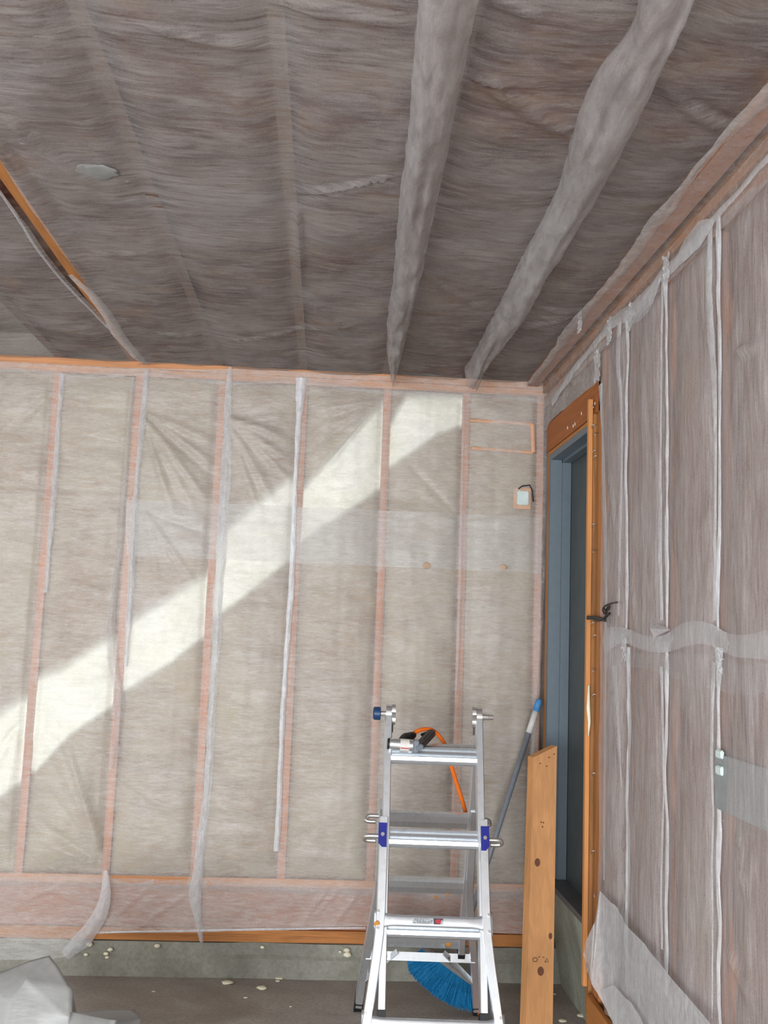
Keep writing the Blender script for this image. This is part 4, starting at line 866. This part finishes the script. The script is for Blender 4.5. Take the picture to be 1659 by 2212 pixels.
for (x, y) in ((1167, 1649), (1181, 1655), (1186, 1636), (1197, 1629), (1169, 1776), (1172, 1786), (1174, 1777)):
    c_ = face_pt(x, y); bm = BM(); tube(bm, [c_+Vector((0, .003, 0)), c_+Vector((0, -.0008, 0))], .0035, 8); obj('nail_hole', bm, KNOT, bd)
def stamp(poly, nm='ink_stamp'):
    bm = BM(); k_ = 4.3/2109; vs = [bm.verts.new(face_pt(x, y)-Vector((0, .0008, 0))) for x, y in poly]; bm.faces.new(vs)
    r = bmesh.ops.extrude_face_region(bm, geom=bm.faces[:]); [setattr(g, 'co', g.co+Vector((0, .0015, 0))) for g in r['geom'] if isinstance(g, bmesh.types.BMVert)]; obj(nm, bm, INK, bd)
def strokes(lines, r=.0016):
    bm = BM()
    for l in lines: tube(bm, [face_pt(x, y) for x, y in l], r, 5)
    obj('ink_stamp', bm, INK, bd)
strokes([[(1177, 2078), (1181, 2070), (1185, 2078), (1177, 2078)], [(1163, 2068), (1167, 2066)], [(1172, 2067), (1176, 2069)]])
strokes([[(1156+5*math.cos(a), 2073+4.5*math.sin(a)) for a in [2*math.pi*i/14 for i in range(15)]]])
# ------------------------------------------------------------------ broom
BT = at(1165, 1512, 1, 4.84); BB = at(1003, 2020, 1, 4.66); bx = at(975, 2090, 1, 4.62)
dr = (BT-BB).normalized(); 
br = thing('broom', 'angled broom with blue bristles and grey handle leaning in the corner', 'broom', Vector((bx.x, 4.62, 0)))
bm = BM(); tube(bm, [BB-dr*.06, BT-dr*.17], .0125, 14); obj('handle', bm, HANDLE, br, smooth=True)
bm = BM(); tube(bm, [BT-dr*.17, BT-dr*.06], .0155, 16); obj('grip_sleeve', bm, WHITEP, br, smooth=True)
bm = BM(); tube(bm, [BT-dr*.06, BT-dr*.015, BT, BT+dr*.006], [.0165, .0165, .013, .004], 16); obj('grip_cap', bm, SKYBLUE, br, smooth=True)
k0 = at(915, 2046, 1, 4.62); k1 = at(1022, 2124, 1, 4.60)
bm = BM(); beam(bm, k0, k1, .045, .028, (0, 1, 0)); obj('broom_block', bm, BROOMBLOCK, br, bevel=.006)
bm = BM(); tube(bm, [BB-dr*.08, BB+dr*.02], [.020, .016], 14); obj('handle_socket', bm, BROOMBLOCK, br)
# bristles: rooted along the block, tips along the swept lower edge
tipc = catmull([at(884, 2078, 1, 4.60), at(888, 2100, 1, 4.575), at(915, 2128, 1, 4.545), at(950, 2155, 1, 4.52), at(985, 2172, 1, 4.50), at(1026, 2182, 1, 4.49)], 12)
bm = BM(); rg = random.Random(3)
def tri(p, q, r_):
    t = (q-p).normalized(); s = t.orthogonal().normalized(); n = t.cross(s); ph = rg.uniform(0, 6)
    a = [bm.verts.new(p+(s*math.cos(ph+2.09*k)+n*math.sin(ph+2.09*k))*r_) for k in range(3)]; b = [bm.verts.new(q+(s*math.cos(ph+2.09*k)+n*math.sin(ph+2.09*k))*r_*.7) for k in range(3)]
    for k in range(3): bm.faces.new((a[k], a[(k+1) % 3], b[(k+1) % 3], b[k]))
    bm.faces.new(b)
for i in range(3000):
    f = rg.random(); p = k0.lerp(k1, f)+Vector((0, rg.uniform(-.02, .02), -.008)); j = f*(len(tipc)-1); a_ = int(min(j, len(tipc)-2)); q = tipc[a_].lerp(tipc[a_+1], j-a_)+Vector((rg.uniform(-.008, .008), rg.uniform(-.02, .035), rg.uniform(-.008, .008)))
    q = p.lerp(q, rg.uniform(.9, 1.02)); q.z = max(q.z, .004); mid = p.lerp(q, .5)+Vector((0, rg.uniform(-.006, .006), .004)); tri(p, mid, .0022); tri(mid, q, .0020)
bs_ = obj('bristles', bm, BRISTLE, br); bs_['kind'] = 'stuff'
# ------------------------------------------------------------------ pile of sheeting at lower left
def sheet_poly(name, V_, F_, txt, seed, amp=.02):
    bm = BM(); vs = [bm.verts.new(p) for p in V_]
    for f in F_: bm.faces.new([vs[i] for i in f])
    bmesh.ops.triangulate(bm, faces=[f for f in bm.faces if len(f.verts) > 4]); bmesh.ops.subdivide_edges(bm, edges=bm.edges[:], cuts=9, use_grid_fill=True)
    for v in bm.verts:
        if v.co.z > .01: v.co += Vector((float(fbm(v.co.y*6, v.co.z*6, seed)), float(fbm(v.co.x*6, v.co.z*6, seed+2)), float(fbm(v.co.x*6, v.co.y*6, seed+4))))*amp*2; v.co.z = max(v.co.z, .004)
    o = obj(name, bm, PLASTIC, smooth=True); label(o, txt, 'plastic sheet'); return o
yy = 3.25
T = at(100, 2062, 1, yy+.05); T2 = at(40, 2085, 1, yy+.1); T3 = at(-40, 2115, 1, yy+.05); R1 = at(158, 2138, 1, yy-.03); R2 = at(163, 2205, 1, yy-.08)
M1 = at(55, 2120, 1, yy-.05); M2 = at(28, 2175, 1, yy-.08); 
sheet_poly('plastic_sheeting', [T3, T2, T, R1, R2, Vector((R2.x+.01, yy-.1, 0)), Vector((M2.x, yy-.28, 0)), Vector((T3.x-.1, yy-.2, 0)), M1, M2, Vector((T.x-.05, yy+.45, 0)), Vector((T3.x-.1, yy+.45, 0)), Vector((R1.x+.02, yy+.3, 0))],
           [(0, 1, 8, 9), (1, 2, 8), (2, 3, 4, 9, 8), (4, 5, 6, 9), (0, 9, 6, 7), (0, 11, 10, 1), (1, 10, 2), (2, 10, 12, 3), (3, 12, 5, 4)], 'heap of crumpled grey-white plastic sheeting in the lower left corner', 3, .016)
A0 = at(150, 2186, 1, yy-.2); A1 = at(290, 2180, 1, yy-.2); A2 = at(304, 2200, 1, yy-.26)
sheet_poly('plastic_sheeting', [A0, A1, A2, Vector((A2.x+.03, yy-.3, 0)), Vector((A0.x, yy-.45, 0)), at(250, 2205, 1, yy-.4), Vector((A0.x, yy-.0, 0)), Vector((A1.x, yy-.0, 0))],
           [(0, 1, 2, 5), (2, 3, 4, 5), (0, 5, 4), (0, 6, 7, 1), (1, 7, 3, 2)], 'lower flat fold of plastic sheeting right of the heap', 9, .012)
